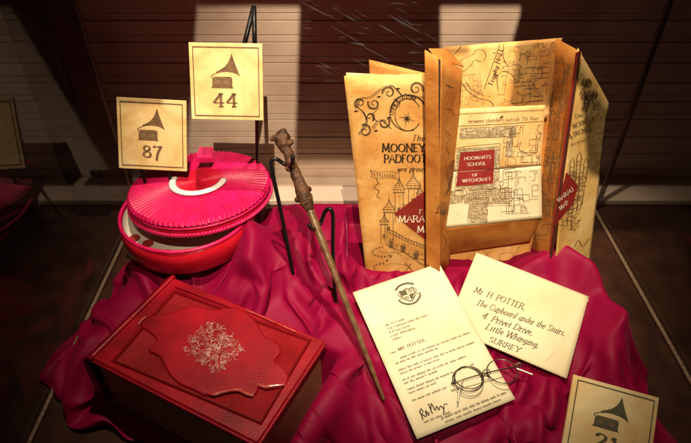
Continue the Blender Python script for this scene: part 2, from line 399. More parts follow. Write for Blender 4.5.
def stroke(acc, pts, wd, fn, nib=True):
    """acc = [verts, faces]; pts 2-D in the drawing's units; fn maps 2-D -> 3-D"""
    V, Fc = acc; n = len(pts); L = []
    for i, p in enumerate(pts):
        a = pts[max(i-1, 0)]; b = pts[min(i+1, n-1)]
        dx, dy = b[0]-a[0], b[1]-a[1]; l = math.hypot(dx, dy) or 1
        k = wd*.5*(nibw(math.atan2(dy, dx)) if nib else 1)
        nx, ny = -dy/l*k, dx/l*k
        L.append(((p[0]+nx, p[1]+ny), (p[0]-nx, p[1]-ny)))
    base = len(V)
    for a, b in L: V.append(fn(*a)); V.append(fn(*b))
    for i in range(n-1): Fc.append((base+2*i, base+2*i+1, base+2*i+3, base+2*i+2))
def poly(acc, pts, fn):
    V, Fc = acc; b = len(V)
    for p in pts: V.append(fn(*p))
    Fc.append(tuple(range(b, b+len(pts))))
def text(acc, s, x, y, h, fn, wd=1.5, slant=0, track=1.0, serif=True, curve=5, width=None, flip=1):
    """text with its baseline at (x, y); h = cap height, flip=-1 when the drawing's y axis points down"""
    k = h/10; tot = sum(G[c][0]+track for c in s)
    kx = k if width is None else width/tot
    cx = 0
    for ch in s:
        w_, sts = G[ch]
        mp = lambda p, cx=cx: (x+(cx+p[0]+slant*p[1])*kx, y+flip*p[1]*k)
        for pts, cur in sts:
            q = catmull(pts, curve) if cur and len(pts) > 2 else pts
            f2 = lambda a, b, mp=mp: fn(*mp((a, b)))
            stroke(acc, q, wd, f2)
            if serif and not cur:
                for e, o in ((pts[0], pts[1]), (pts[-1], pts[-2])):
                    if abs(e[1]-o[1]) > 1.2*abs(e[0]-o[0]) and (abs(e[1]) < .1 or abs(e[1]-10) < .1 or abs(e[1]-6) < .1):
                        stroke(acc, [(e[0]-1.6, e[1]), (e[0]+1.6, e[1])], wd*.62, f2, False)
        cx += w_+track
    return cx*kx
def ink(name, acc, mt, parent):
    o = mesh(name, acc[0], acc[1], mt, parent)
    if 'drawing' in name or name in ('typed_lines', 'filigree_emblem', 'maze_print'): o['kind'] = 'stuff'
    return o

# ------------------------------------------------------------------ layout of the flat pieces (needed by the cloth)
book_q = square_up(on_plane([(172, 274), (327, 345), (260, 441), (82, 363)], 0.03, .108))
let_q = square_up(on_plane([(351, 289), (440, 267), (514, 395), (419, 443)], .27, .066))
env_q = square_up(on_plane([(475, 253), (591, 297), (564, 377), (447, 328)], .33, .060))
letter_P = Panel(let_q, .0012, 3, 9); env_P = Panel(env_q, .0012, 5, 9)
def plane_z(P, x, y): return P.c.z-(P.n.x*(x-P.c.x)+P.n.y*(y-P.c.y))/P.n.z
def out_dist(P, x, y):
    """distance outside the quad (0 inside), in plan"""
    q = P.q; c = P.c; d = -1
    u = (q[1]-q[0]); v = (q[3]-q[0])
    p = Vector((x, y, plane_z(P, x, y)))-c
    a = abs(p.dot(u.normalized()))-u.length/2; b = abs(p.dot(v.normalized()))-v.length/2
    return max(a, b)
q21 = square_up(on_plane([(574, 376), (662, 397), (647, 473), (561, 452)], .75, .095)); P21f = Panel(q21)
BOXC = uz(199, 177, .165); BOXB = Vector((uz(188, 214, .13).x, uz(188, 214, .13).y, .101))

# ------------------------------------------------------------------ cloth
bq = Panel(book_q); specs_P = Panel([letter_P.px(*p, 0) for p in ((446, 362), (540, 354), (540, 386), (446, 406))])
W0, W1 = uy(279, 131, .565), uz(384, 400, .058)
ax = (W1-W0).normalized(); WL = (W1-W0).length
def ridge(x, y, x0, y0, x1, y1, amp, wd):
    dx, dy = x1-x0, y1-y0; l2 = dx*dx+dy*dy
    t = ((x-x0)*dx+(y-y0)*dy)/l2
    e = sm(-.25, .1, t)*(1-sm(.9, 1.25, t))
    d = ((x-x0)*dy-(y-y0)*dx)/math.sqrt(l2)
    d += .006*math.sin(t*5+x0*50)
    return amp*1.25*math.exp(-(math.sqrt(d*d+.08*wd*wd)/wd)**1.5)*e
def pz(px, py, z): v = uz(px, py, z); return v.x, v.y
RID = []
def rpx(a, b, amp, wd, za=.08, zb=.05): RID.append((*pz(*a, za), *pz(*b, zb), amp, wd))
rpx((243, 236), (258, 290), .062, .030, .11, .08)          # peak before the box
rpx((275, 262), (345, 330), .016, .012, .1, .06)
rpx((300, 215), (338, 330), .012, .014, .12, .06)
rpx((348, 222), (352, 280), .026, .020, .12, .08)          # beside the map
rpx((332, 330), (392, 432), .020, .010, .06, .03)
rpx((345, 380), (372, 443), .016, .008, .05, .03)
rpx((312, 360), (350, 440), .018, .011, .06, .03)
rpx((360, 330), (408, 420), .012, .007, .06, .03)
rpx((325, 400), (335, 450), .015, .009, .04, .02)
rpx((528, 262), (594, 242), .036, .024, .11, .12)          # in front of the map's right wing
rpx((594, 243), (614, 330), .058, .024, .12, .08)
rpx((610, 330), (640, 430), .026, .018, .07, .04)
rpx((596, 320), (606, 380), .014, .010, .07, .05)
rpx((560, 385), (520, 440), .014, .010, .05, .03)
rpx((535, 385), (470, 445), .012, .010, .05, .03)
rpx((452, 262), (466, 300), .010, .010, .10, .08)
rpx((110, 262), (92, 320), .020, .014, .07, .05)
rpx((95, 345), (62, 425), .022, .014, .05, .02)
rpx((70, 400), (52, 440), .016, .010, .03, .02)
rpx((338, 344), (276, 442), .078, .026, .08, .08)            # bunched against the book
rpx((130, 255), (150, 285), .015, .014, .09, .08)
EDGE_L = [(.17, -.02), (.28, -.06), (.33, -.19), (.375, -.31), (.42, -.355), (.50, -.345), (.58, -.320), (.7, -.29)]
EDGE_R = [(.17, .30), (.30, .335), (.40, .345), (.50, .335), (.58, .315), (.7, .29)]
def interp(T, y):
    if y <= T[0][0]: return T[0][1]
    for (a, b), (c, d) in zip(T, T[1:]):
        if y <= c: return b+(d-b)*(y-a)/(c-a)
    return T[-1][1]
def cloth_h(x, y, bound=False):
    base = .004+.080*sm(.18, .60, y)+.028*sm(.50, .60, y)*(1-sm(.02, .12, x))*sm(-.2, -.06, x)
    z = base+noise.noise(Vector((x*7, y*7, 2)))*.008
    hump = 0
    for r in RID: hump += ridge(x, y, *r)
    sup = base+.9*hump-.004; z += hump
    # drapery: long rounded crests and tight valleys, running down the slope
    nz = noise.noise(Vector((x*3.2, y*2.2, 4))); n2 = noise.noise(Vector((x*8, y*5, 21)))
    u1 = x*.88+y*.46+.022*nz+.004*n2; u2 = x*.78-y*.62+.024*nz+.004*n2
    def fold(u, wl):  # narrow crest, wide hollow
        t = u/wl-math.floor(u/wl); return math.exp(-((t-.42)/.17)**2)*.75+math.exp(-((t-.86)/.09)**2)*.30
    m1 = (1-sm(.03, .15, x))*(1-sm(.47, .56, y))*(.45+.55*sm(-.25, .25, noise.noise(Vector((u1*16, y*2.5, 33)))))
    m2 = sm(.06, .16, x)*(1-sm(.40, .50, y)*(1-sm(.24, .30, x)))*(.3+.7*sm(-.2, .3, noise.noise(Vector((u2*12, y*2.5, 53)))))
    z += .042*fold(u1, .050)*m1+.034*fold(u2, .064)*m2
    z += .028*fold(x*.95+y*.3+.02*nz, .05)*sm(.47, .54, y)*(1-sm(-.0, .05, x))
    ub = 9.
    for P in (letter_P, env_P, specs_P):
        d = out_dist(P, x, y)
        if d < .04: ub = min(ub, plane_z(P, x, y)-(.0085 if P is not specs_P else .004)+max(0, d-.003)*1.1)
    d = out_dist(P21f, x, y)
    if d < .04: ub = min(ub, plane_z(P21f, x, y)-.014+max(0, d-.006)*1.1)
    d = out_dist(bq, x, y)
    if d < .05: ub = min(ub, max(.012, .012+max(0, d-.002)*8) if d < .0105 else .080+(d-.0105)*.4)
    rb_ = math.hypot(x-BOXB.x, y-BOXB.y)
    if rb_ < .091: ub = min(ub, BOXB.z-.005); sup = max(sup, (BOXB.z-.006)*(1-sm(.05, .085, rb_))); z = max(z, sup)
    if .0 < x < .225 and .535 < y < .64: ub = min(ub, .075)
    tw_ = max(0, min(1, ((x-W0.x)*ax.x+(y-W0.y)*ax.y)/(ax.x**2+ax.y**2)/WL)); wp = W0+ax*(WL*tw_)
    if math.hypot(x-wp.x, y-wp.y) < .012: ub = min(ub, wp.z-.005-.002)
    el, er = interp(EDGE_L, y), interp(EDGE_R, y)
    wv = .012*math.sin(y*38)+.008*math.sin(y*81+1)
    k = sm(el-.02+wv, el+.065+wv*.3, x)*(1-sm(er-.035-wv*.5, er+.03-wv, x))
    k *= 1-sm(.645, .69, y)
    z = max(min(z*k, ub), 0)+.004
    sup = max(min(sup*k, ub-.001), 0)+.003
    return (z, ub+.004, sup) if bound else z
# sample heights and bounds on a regular grid
GX, GY = 300, 210; gx0, gx1, gy0, gy1 = -.43, .43, .16, .73
GR = np.zeros((3, GY+1, GX+1))
for j in range(GY+1):
    for i in range(GX+1): GR[:, j, i] = cloth_h(gx0+(gx1-gx0)*i/GX, gy0+(gy1-gy0)*j/GY, True)
GR[1] = np.minimum(GR[1], 1.0)
def look(k, X, Y):
    fx = np.clip((X-gx0)/(gx1-gx0)*GX, 0, GX-1.001); fy = np.clip((Y-gy0)/(gy1-gy0)*GY, 0, GY-1.001)
    i = fx.astype(int); j = fy.astype(int); a = fx-i; b = fy-j; g = GR[k]
    return g[j, i]*(1-a)*(1-b)+g[j, i+1]*a*(1-b)+g[j+1, i]*(1-a)*b+g[j+1, i+1]*a*b
NX, NY = 230, 165; y0, y1 = .185, .705
PS = np.zeros((NY+1, NX+1, 3))
for j in range(NY+1):
    y = y0+(y1-y0)*j/NY
    el, er = interp(EDGE_L, y)-.02+.012*math.sin(y*38), interp(EDGE_R, y)+.032+.01*math.sin(y*45)
    PS[j, :, 0] = np.linspace(el, er, NX+1); PS[j, :, 1] = y
PS[..., 2] = look(0, PS[..., 0], PS[..., 1])
rngs = np.random.RandomState(4); PS[..., 2] += rngs.rand(NY+1, NX+1)*.0006
# relax as a sheet of cloth: stretch, shear and bend links, gravity, resting on the supports and under what lies on it
EXX, EXY = 1.50, 1.18
def links(P, dj, di, ex):
    a = P[max(0, -dj):P.shape[0]-max(0, dj), max(0, -di):P.shape[1]-max(0, di)]
    return a
flat = PS.copy(); flat[..., 2] = 0
def rest(dj, di, e):
    A = flat[:NY+1-dj, :NX+1-di] if di >= 0 else flat[:NY+1-dj, -di:]
    B = flat[dj:, di:] if di >= 0 else flat[dj:, :di]
    d = (B-A)*np.array([EXX, EXY, 1]); return np.sqrt((d**2).sum(-1))*e
SPEC = [(0, 1, 1, 1.), (1, 0, 1, 1.), (1, 1, 1, .4), (1, -1, 1, .4), (0, 2, .995, .35), (2, 0, .995, .35), (0, 4, .93, .14), (4, 0, .95, .14)]
RL_ = [rest(a, b, e) for a, b, e, k in SPEC]
VEL = np.zeros_like(PS)
for it in range(220):
    VEL *= .86; VEL[..., 2] -= .00010
    Q = PS+VEL
    for sub in range(2):
        for (dj, di, e, k), L0_ in zip(SPEC, RL_):
            if di >= 0: A = Q[:NY+1-dj, :NX+1-di]; B = Q[dj:, di:]
            else: A = Q[:NY+1-dj, -di:]; B = Q[dj:, :di]
            d = B-A; l = np.sqrt((d**2).sum(-1))+1e-9
            if e < 1: m_ = np.where(l < L0_, 1., .3)          # bend links only push apart strongly
            else: m_ = 1.
            c = (d*((l-L0_)/l*.22*k*m_)[..., None]).clip(-.002, .002)
            A += c; B -= c
        lo_ = look(2, Q[..., 0], Q[..., 1]); hi_ = look(1, Q[..., 0], Q[..., 1])
        Q[..., 2] = np.maximum(Q[..., 2], lo_); Q[..., 2] = np.minimum(Q[..., 2], np.maximum(hi_, .004))
    touch = (Q[..., 2] <= lo_+.0006)[..., None]*np.array([.6, .6, 0])
    Q = Q+(PS-Q)*touch
    for sl in (np.s_[0], np.s_[-1], np.s_[:, 0], np.s_[:, -1]): Q[sl] = PS[sl]   # hem stays put
    VEL = (Q-PS).clip(-.003, .003); PS = Q
for it in range(2):                                            # soften
    Z = np.pad(PS, ((1, 1), (1, 1), (0, 0)), mode='edge')
    PS[1:-1, 1:-1] = ((Z[:-2, 1:-1]+Z[2:, 1:-1]+Z[1:-1, :-2]+Z[1:-1, 2:])*.12+PS*.52)[1:-1, 1:-1]
PS[..., 2] = np.minimum(PS[..., 2], np.maximum(look(1, PS[..., 0], PS[..., 1]), .004))
V = PS.reshape(-1, 3).tolist(); Fc = []
for j in range(NY):
    for i in range(NX):
        a = j*(NX+1)+i; Fc.append((a, a+1, a+NX+2, a+NX+1))
cloth = mesh('draped_cloth', V, Fc, 'cloth', smooth=True)
sb = cloth.modifiers.new('smooth', 'SUBSURF'); sb.levels = 1; sb.render_levels = 1
tag(cloth, 'crimson satin cloth draped in folds under all the displayed things', 'cloth')

# ------------------------------------------------------------------ plaques
HORN = [(192, 18), (203, 60), (222, 115), (247, 182), (225, 166), (195, 155), (150, 150), (112, 155), (80, 165), (58, 176), (48, 186), (50, 198), (44, 198), (42, 186), (55, 172), (78, 163), (84, 150), (110, 138), (140, 118), (165, 88), (180, 55)]
BASE = [(52, 198), (66, 188), (180, 188), (192, 198), (192, 255), (199, 268), (42, 268), (50, 255)]
def plaque(q, num, label, nx, nw, pen='ink_brown'):
    """q = four corners (tl, tr, br, bl) of the front face"""
    P = Panel(q); n = P.n; th = .0045
    root = empty('number_plaque', (q[2]+q[3])/2, label, 'plaque', 'numbered gramophone plaques')
    f = P.q; bk = [p-n*th for p in f]
    mesh('card', f+bk, [(0, 1, 2, 3), (7, 6, 5, 4), (0, 4, 5, 1), (1, 5, 6, 2), (2, 6, 7, 3), (3, 7, 4, 0)], 'plaque_card', root, bevel=.0008)
    fn = lambda a, b: P.uv(a, b, .0006)
    acc = [[], []]; m = .055
    for p in ([(m, m), (1-m, m)], [(m, 1-m), (1-m, 1-m)], [(m, m), (m, 1-m)], [(1-m, m), (1-m, 1-m)]):
        stroke(acc, p, .014, fn, False)
    ink('border_line', acc, pen, root)
    g = lambda X, Y: fn((15+X/7.14)/72, (7+Y/7.14)/77)
    acc = [[], []]; poly(acc, HORN, g); poly(acc, BASE, g)
    em = ink('gramophone_emblem', acc, pen, root)
    acc = [[], []]; g2 = lambda X, Y: P.uv((15+X/7.14)/72, (7+Y/7.14)/77, .0009)
    for cx in (88, 155):
        for k in range(2):
            stroke(acc, catmull([(cx-20+k*14, 240), (cx-12+k*12, 214), (cx+4+k*8, 222), (cx-4+k*8, 244), (cx+14, 232)], 5), 5, g2)
    stroke(acc, [(55, 203), (190, 203)], 4, g2, False)
    ink('scroll_mark', acc, 'ink_faint', em)
    acc = [[], []]
    text(acc, num, nx, .822, .165, fn, 1.9, track=1.0, width=nw, flip=-1)
    ink('number', acc, pen, root)
    return root, P
def easel_wire(parent, pts, r=.0022):
    return mesh('stand_wire', *tube_geo([tuple(p) for p in pts], r, 8), 'black_metal', parent, smooth=True)
# plaque faces lean back towards the viewer
def leaning(tl, tr, bl, ytop, ybot):
    a, b = uy(*tl, ytop), uy(*tr, ytop); d = uy(*bl, ybot); c = d+(b-a)
    return square_up([a, b, c, d])
q44 = leaning((189, 43), (263, 43), (191, 120), .628, .590)
p44, P44 = plaque(q44, '44', 'plaque numbered 44 held high on a black wire stand', .31, .36)
q87 = leaning((117, 98), (187, 100), (118, 169), .665, .625)
p87, P87 = plaque(q87, '87', 'plaque numbered 87 standing beside the pink pleated box lid', .36, .30)
def stand_for(P, label, apex, foot, w_):
    root = empty('wire_stand', (P.c.x, P.c.y+.03, .002), label, 'stand', 'black wire plaque stands')
    n = P.n
    return root
s44 = empty('wire_stand', (P44.c.x, P44.c.y+.03, .002), 'tall black wire easel holding up the plaque numbered 44', 'stand')
ap = uy(254, 6, .668)
for x, yy in ((240, .634), (255, .641)):
    m = uy(x, 62, yy)
    mesh('stand_leg', *tube_geo([ap, m], .0028, 8), 'black_metal', s44, smooth=True)
lowp = uy(257, 118, .645); fl_ = uy(257, 170, .74)
mesh('stand_leg', *tube_geo([uy(255, 62, .641), uy(256, 100, .640), lowp, fl_, (fl_.x, fl_.y+.02, .006)], .0026, 8), 'black_metal', s44, smooth=True)
bk = P44.at(.5, .5)-P44.n*.009
mesh('stand_clip', *tube_geo([P44.at(.3, .98)-P44.n*.007, P44.at(.8, .98)-P44.n*.007], .002, 8), 'black_metal', s44, smooth=True)
mesh('stand_clip', *tube_geo([P44.at(.70, .3)-P44.n*.009, P44.at(.92, .3)-P44.n*.009], .002, 8), 'black_metal', s44, smooth=True)
s87 = empty('wire_stand', (P87.c.x, P87.c.y+.03, .002), 'black wire easel behind the plaque numbered 87', 'stand')
for u_ in (.3, .7):
    a_ = P87.at(u_, .2)-P87.n*.0075; b_ = P87.at(u_, 1.0)-P87.n*.0075
    mesh('stand_leg', *tube_geo([a_, b_, (b_.x, b_.y-.0, .004)], .0024, 8), 'black_metal', s87, smooth=True)
mesh('stand_leg', *tube_geo([P87.at(.5, .2)-P87.n*.008, (P87.c.x, P87.c.y+.09, .005)], .0024, 8), 'black_metal', s87, smooth=True)
mesh('stand_clip', *tube_geo([P87.at(.28, .2)-P87.n*.0078, P87.at(.72, .2)-P87.n*.0078], .0022, 8), 'black_metal', s87, smooth=True)
# the small leaning wire behind plaque 87
p21, P21 = plaque(q21, '21', 'dim plaque numbered 21 propped beside the envelope', .34, .30, 'ink_grey')
zz = cloth_h(P21.c.x, P21.c.y+.05)
s21 = empty('wire_stand', (P21.c.x, P21.c.y+.03, zz), 'small black wire prop behind the plaque numbered 21', 'stand')
a_ = P21.at(.5, .35)-P21.n*.0075
mesh('stand_leg', *tube_geo([a_, (a_.x, a_.y+.03, .012)], .002, 8), 'black_metal', s21, smooth=True)
mesh('stand_leg', *tube_geo([a_, P21.at(.5, .98)-P21.n*.0075], .002, 8), 'black_metal', s21, smooth=True)

# ------------------------------------------------------------------ round pleated box
bx = empty('pleated_box', BOXB, 'round glossy red box with its pink pleated lid pushed askew', 'box')
R0 = .088; HB = .037
def ring(cz, r, n=96, c=BOXB, oval=1): return [(c.x+r*math.cos(2*math.pi*k/n), c.y+oval*r*math.sin(2*math.pi*k/n), cz) for k in range(n)]
def loft(rings, capb=False, capt=False):
    n = len(rings[0]); V = [p for r in rings for p in r]; Fc = []
    for i in range(len(rings)-1):
        for k in range(n): Fc.append((i*n+k, i*n+(k+1) % n, (i+1)*n+(k+1) % n, (i+1)*n+k))
    if capb: Fc.append(tuple(range(n)))
    if capt: Fc.append(tuple((len(rings)-1)*n+k for k in range(n)))
    return V, Fc
bz = BOXB.z
tray = mesh('tray', *loft([ring(bz, R0-.002), ring(bz+.002, R0), ring(bz+.02, R0+.001), ring(bz+HB, R0), ring(bz+HB, R0-.004), ring(bz+.006, R0-.004)], True, True), 'tray_red', bx, smooth=False)
tray.data.polygons.foreach_set('use_smooth', [len(p.vertices) == 4 for p in tray.data.polygons])
mesh('lining', *loft([ring(bz+HB-.003, R0-.0045), ring(bz+.010, R0-.006), ring(bz+.009, .001)], False, True), 'lining', tray, smooth=True)
mesh('rim_piping', *tube_geo(ring(bz+HB+.0005, R0-.002), .0026, 8, closed=True), 'pink_silk', tray, smooth=True)
acc = [[], []]
# printed dots and rolls on the inside floor
for k in range(7):
    an = math.radians(186+k*17); rr = R0*(.84 if k % 2 else .70)
    cx, cy = BOXB.x+rr*math.cos(an), BOXB.y+rr*math.sin(an)
    poly(acc, [(cx+.0075*math.cos(q*.5236), cy+.0075*math.sin(q*.5236)) for q in range(12)], lambda a, b: Vector((a, b, bz+.0115)))
ink('printed_dot', acc, 'map_red', tray)
# lid, tilted a little
LC = Vector((BOXC.x, BOXC.y-.005, .152)); RL = .094
tx, ty = math.radians(-4), math.radians(-3)
def lidp(r, an, h):
    x, y = r*math.cos(an), r*math.sin(an)
    return LC+Vector((x, y, h+x*math.tan(-ty)*.8+y*math.tan(tx)))
lid = None
NA = 288
def lring(r, h): return [lidp(r, 2*math.pi*k/NA, h) for k in range(NA)]
lid = mesh('lid', *loft([lring(RL-.006, -.016), lring(RL-.001, -.016), lring(RL+.0005, -.010), lring(RL, -.001), lring(RL-.004, .002), lring(.02, .008), lring(.002, .008)], False, True), 'red_silk', bx, smooth=True)
# pleated fan: sharp radial pleats
NP = 84; RV = []; rr_ = [.030, .045, .06, .075, .088, .0925, .0945]
random.seed(3); jit = [random.uniform(.75, 1.25) for _ in range(NP*4)]
for ri, r in enumerate(rr_):
    row = []
    for k in range(NP*4):
        ph = k % 4; pj = jit[k//4]
        amp = .0009*(r/.094)*pj+.0003
        up_ = (0, .9, 1.0, .25)[ph]*amp*1.5
        cr = .0045+.0050*(1-((r-.03)/.0645)**2) - (.004 if r > .093 else 0)
        row.append(lidp(r+(.0012*pj if ri == len(rr_)-1 else 0), 2*math.pi*(k+.35*pj*(ri/7))/(NP*4), cr+up_))
    RV.append(row)
mesh('pleated_fan', *loft(RV), 'pink_silk', lid)
# inner rosette
RV = []; NR = 44
for r in (.003, .012, .022, .0325):
    RV.append([lidp(r, 2*math.pi*k/(NR*4), 0.0100+(0, .8, 1, .2)[k % 4]*.0020*(r/.03)) for k in range(NR*4)])
mesh('rosette', *loft(RV, capb=True), 'red_silk', lid)
# white band round the front of the rosette
V = []; Fc = []
angs = [math.radians(168+k*(190/40)) for k in range(41)]
for a0 in angs:
    for r, h in ((.030, .0125), (.033, .0143), (.0375, .0135), (.0395, .0117)): V.append(lidp(r, a0, h))
for k in range(40):
    for m_ in range(3): Fc.append((k*4+m_, k*4+m_+1, k*4+m_+5, k*4+m_+4))
mesh('white_band', V, Fc, 'ribbon_white', lid, smooth=True, solid=.0008)
# ribbon tab
t0 = uz(204, 157, .178)
mesh('ribbon_tab', [(t0.x-.010, t0.y-.012, .178), (t0.x+.011, t0.y-.011, .178), (t0.x+.013, t0.y+.012, .186), (t0.x-.007, t0.y+.012, .187)], [(0, 1, 2, 3)], 'pink_silk', lid, solid=.001)
# twisted rope trim at the lid's lower edge
for s_ in (0, 1):
    pts = []; n_ = 560
    for k in range(n_):
        an = 2*math.pi*k/n_; tw = an*62+math.pi*s_
        c0 = lidp(RL+.0018+.0014*math.cos(tw), an, -.0125+.0014*math.sin(tw)); pts.append(c0)
    mesh('rope_trim', *tube_geo(pts, .0017, 6, closed=True), 'pink_silk', lid, smooth=True)
V = []; Fc = []
mesh('lid_piping', *tube_geo(lring(RL+.0008, -.003)[::2], .0016, 8, closed=True), 'pink_silk', lid, smooth=True)

# ------------------------------------------------------------------ red book
P = Panel(book_q); n = P.n
bk_root = empty('book', (P.c.x, P.c.y, .014), 'red leather book with a raised cartouche and pale filigree emblem', 'book')
def slab(name, q, top, bot, mt, parent, bevel=0):
    f = [p+n*top for p in q]; b_ = [p+n*bot for p in q]
    return mesh(name, f+b_, [(0, 1, 2, 3), (7, 6, 5, 4), (0, 4, 5, 1), (1, 5, 6, 2), (2, 6, 7, 3), (3, 7, 4, 0)], mt, parent, bevel=bevel)
def inset(q, a): # a in model units
    u = (q[1]-q[0]).normalized(); v = (q[3]-q[0]).normalized()
    return [q[0]+u*a+v*a, q[1]-u*a+v*a, q[2]-u*a-v*a, q[3]+u*a-v*a]
zb = P.c.z-.014
cov = slab('front_cover', P.q, 0, -.0045, 'leather', bk_root, .0012)
slab('page_block', inset(P.q, .0055), -.0047, -zb+.0045, 'pages', bk_root, .001)
slab('back_cover', P.q, -zb+.0043, -zb, 'leather_edge', bk_root, .0012)
# rounded spine along the left edge
sp = []
for k in range(9):
    a_ = math.pi*k/8
    sp.append((math.sin(a_)*.012, math.cos(a_)))
u = (P.q[1]-P.q[0]).normalized(); V = []
for e in (P.q[0], P.q[3]):
    for s_, c_ in sp: V.append(e-u*s_+n*(-zb/2+c_*(zb/2)))
Fc = [(k, k+1, k+10, k+9) for k in range(8)]+[tuple(range(9)), tuple(range(9, 18))]
mesh('spine', V, Fc, 'leather_edge', bk_root, smooth=False)
# frame border: ring between outer and inner rectangle
inn_px = [(174, 290), (310, 342), (260, 427), (116, 361)]
inn = square_up([P.px(*p, 0) for p in inn_px])
out_ = inset(P.q, .002)
def ringslab(name, o, i_, top, mt, parent):
    V = [p+n*.0002 for p in o]+[p+n*top for p in inset(o, .0015)]+[p+n*top for p in inset(i_, -.0015)]+[p+n*.0002 for p in i_]
    Fc = []
    for a in range(3):
        for k in range(4): Fc.append((a*4+k, a*4+(k+1) % 4, a*4+4+(k+1) % 4, a*4+4+k))
    return mesh(name, V, Fc, mt, parent)
ringslab('border_frame', out_, inn, .0022, 'leather', cov)
ringslab('border_bead', inset(inn, -.0004), inset(inn, .003), .0030, 'leather_edge', cov)
slab('ribbed_field', inset(inn, .003), .0006, .0001, 'leather_field', cov)
# raised ridge along the spine edge
e0 = P.q[0]+u*.006+n*.002; e1 = P.q[3]+u*.006+n*.002
mesh('hinge_ridge', *tube_geo([e0+(e1-e0)*(k/20) for k in range(21)], .0032, 10), 'leather', cov, smooth=True)
cart = [(141, 326), (151, 317), (161, 317), (175, 313), (192, 308), (212, 311), (234, 309), (247, 314), (259, 327), (266, 339), (278, 345), (281, 354), (275, 363), (288, 375), (286, 386),
        (272, 389), (260, 386), (258, 392), (252, 397), (239, 392), (222, 394), (207, 397), (194, 391), (180, 385), (169, 374), (161, 359), (149, 351), (157, 342), (151, 334)]
cs = catmull(cart, 4, True)
V = [P.px(x, y, .0006) for x, y in cs]+[P.px(x, y, .0026) for x, y in cs]
cc = (214, 350)
V += [P.px(x+(cc[0]-x)*.03, y+(cc[1]-y)*.03, .0034) for x, y in cs]
m_ = len(cs); Fc = []
for a in range(2):
    for k in range(m_): Fc.append((a*m_+k, a*m_+(k+1) % m_, (a+1)*m_+(k+1) % m_, (a+1)*m_+k))
Fc.append(tuple(2*m_+k for k in range(m_)))
ct = mesh('cartouche', V, Fc, 'leather', cov, smooth=True)
ct.data.polygons.foreach_set('use_smooth', [len(p.vertices) == 4 for p in ct.data.polygons])
# lifted curled edges of the leather
def curl(pts, r=.0019, mt='curl_leather'):
    q = [P.px(*p, .0040) for p in catmull(pts, 6)]
    nn = len(q); mesh('curled_edge', *tube_geo(q, [r*(.45+.55*math.sin(math.pi*(k+.5)/nn)) for k in range(nn)], 8), mt, cov, smooth=True)
curl([(206, 394), (214, 397), (224, 394), (238, 392), (247, 396), (254, 398)])
curl([(259, 387), (266, 389), (274, 388), (285, 387)], .0022)
curl([(246, 312), (258, 317), (276, 325), (296, 334)], .0014)
curl([(176, 289), (190, 294), (214, 303), (232, 310)], .0011, 'leather')
curl([(139, 327), (143, 322), (147, 319)], .0013)
# filigree emblem of fine foil scrolls
acc = [[], []]; random.seed(11)
fe = lambda a, b: P.px(a, b, .0046)
for k in range(560):
    a_ = random.uniform(0, 2*math.pi); r_ = math.sqrt(random.random())
    lob = .88+.12*math.cos(4*a_+.6)+.05*math.cos(9*a_)
    x = 213.5+28*lob*r_*math.cos(a_)-2*math.sin(a_); y = 349.5+25*lob*r_*math.sin(a_)+4*r_*math.cos(a_)
    t_ = random.uniform(0, 6.28); l_ = random.uniform(1.4, 4.4); cv = random.choice((-1, 1))*random.uniform(.25, .9)
    pts = []
    for s_ in range(6):
        pts.append((x, y)); x += l_/4*math.cos(t_); y += l_/4*math.sin(t_); t_ += cv
    stroke(acc, pts, random.uniform(.22, .6), fe, False)
ink('filigree_emblem', acc, 'foil', cov)

# ------------------------------------------------------------------ wand on two wire hooks
wand = empty('wand', W1, 'knobbly brown wooden wand leaning on two black wire hooks', 'wand')
def wtube(name, t0, t1, radf, mt, nseg, wig):
    pts = []; rad = []
    for k in range(nseg+1):
        t = t0+(t1-t0)*k/nseg
        off = Vector((noise.noise(Vector((t*30, 1, 0))), noise.noise(Vector((t*30, 5, 0))), noise.noise(Vector((t*30, 9, 0)))))*wig
        pts.append(W0+ax*(WL*t)+off); rad.append(radf(t)*(.88 if wig else 1))
    V, Fc = tube_geo(pts, rad, 14)
    V = [v+(v-pts[i//14])*.28*noise.noise(v*160) for i, v in enumerate(V)] if wig else V
    return mesh(name, V, Fc, mt, wand, smooth=True)
def hr(t):
    prof = [(0, .0050), (.008, .0092), (.03, .0095), (.05, .0085), (.075, .0066), (.12, .0064), (.16, .0066), (.20, .0074), (.225, .0090), (.25, .0098), (.275, .0086), (.30, .0060)]
    for (a, b), (c, d) in zip(prof, prof[1:]):
        if t <= c: return b+(d-b)*sm(a, c, t)
    return prof[-1][1]
wtube('handle', 0, .30, hr, 'wand_wood', 70, .0020)
wtube('shaft', .295, 1, lambda t: .0049-.0030*(t-.3)/.7+.0003*noise.noise(Vector((t*40, 0, 0))), 'wand_shaft', 80, 0)
for t_, an, l_ in ((.02, .5, .008), (.035, 2.4, .007), (.055, 4.2, .006), (.14, .2, .006), (.23, 3.3, .006), (.25, 1.2, .007)):
    p = W0+ax*(WL*t_); o1 = ax.orthogonal().normalized(); o2 = ax.cross(o1); dr = o1*math.cos(an)+o2*math.sin(an)
    mesh('knot', *tube_geo([p, p+dr*(hr(t_)*.8), p+dr*(hr(t_)+l_*.35), p+dr*(hr(t_)+l_*.55)], [.005, .0042, .0028, .0008], 10), 'wand_wood', wand, smooth=True)
def wpt(t): return W0+ax*(WL*t)
hooks = empty('wand_stand', uz(300, 265, .07), 'black wire stand with two hooks under the wand', 'stand')
def hookwire(pts): mesh('hook_wire', *tube_geo(catmull([tuple(p) for p in pts], 6), .0024, 8), 'black_metal', hooks, smooth=True)
a_ = wpt(.155); d1 = a_.y
hookwire([uy(293, 156, d1-.012), uy(292, 164, d1-.010), uy(286, 165, d1+.006), uy(276, 159, d1+.008), uy(271, 163, d1+.006), uy(274, 180, d1), uy(281, 212, d1-.004), uy(290, 258, d1-.012), uy(293, 275, d1-.016)])
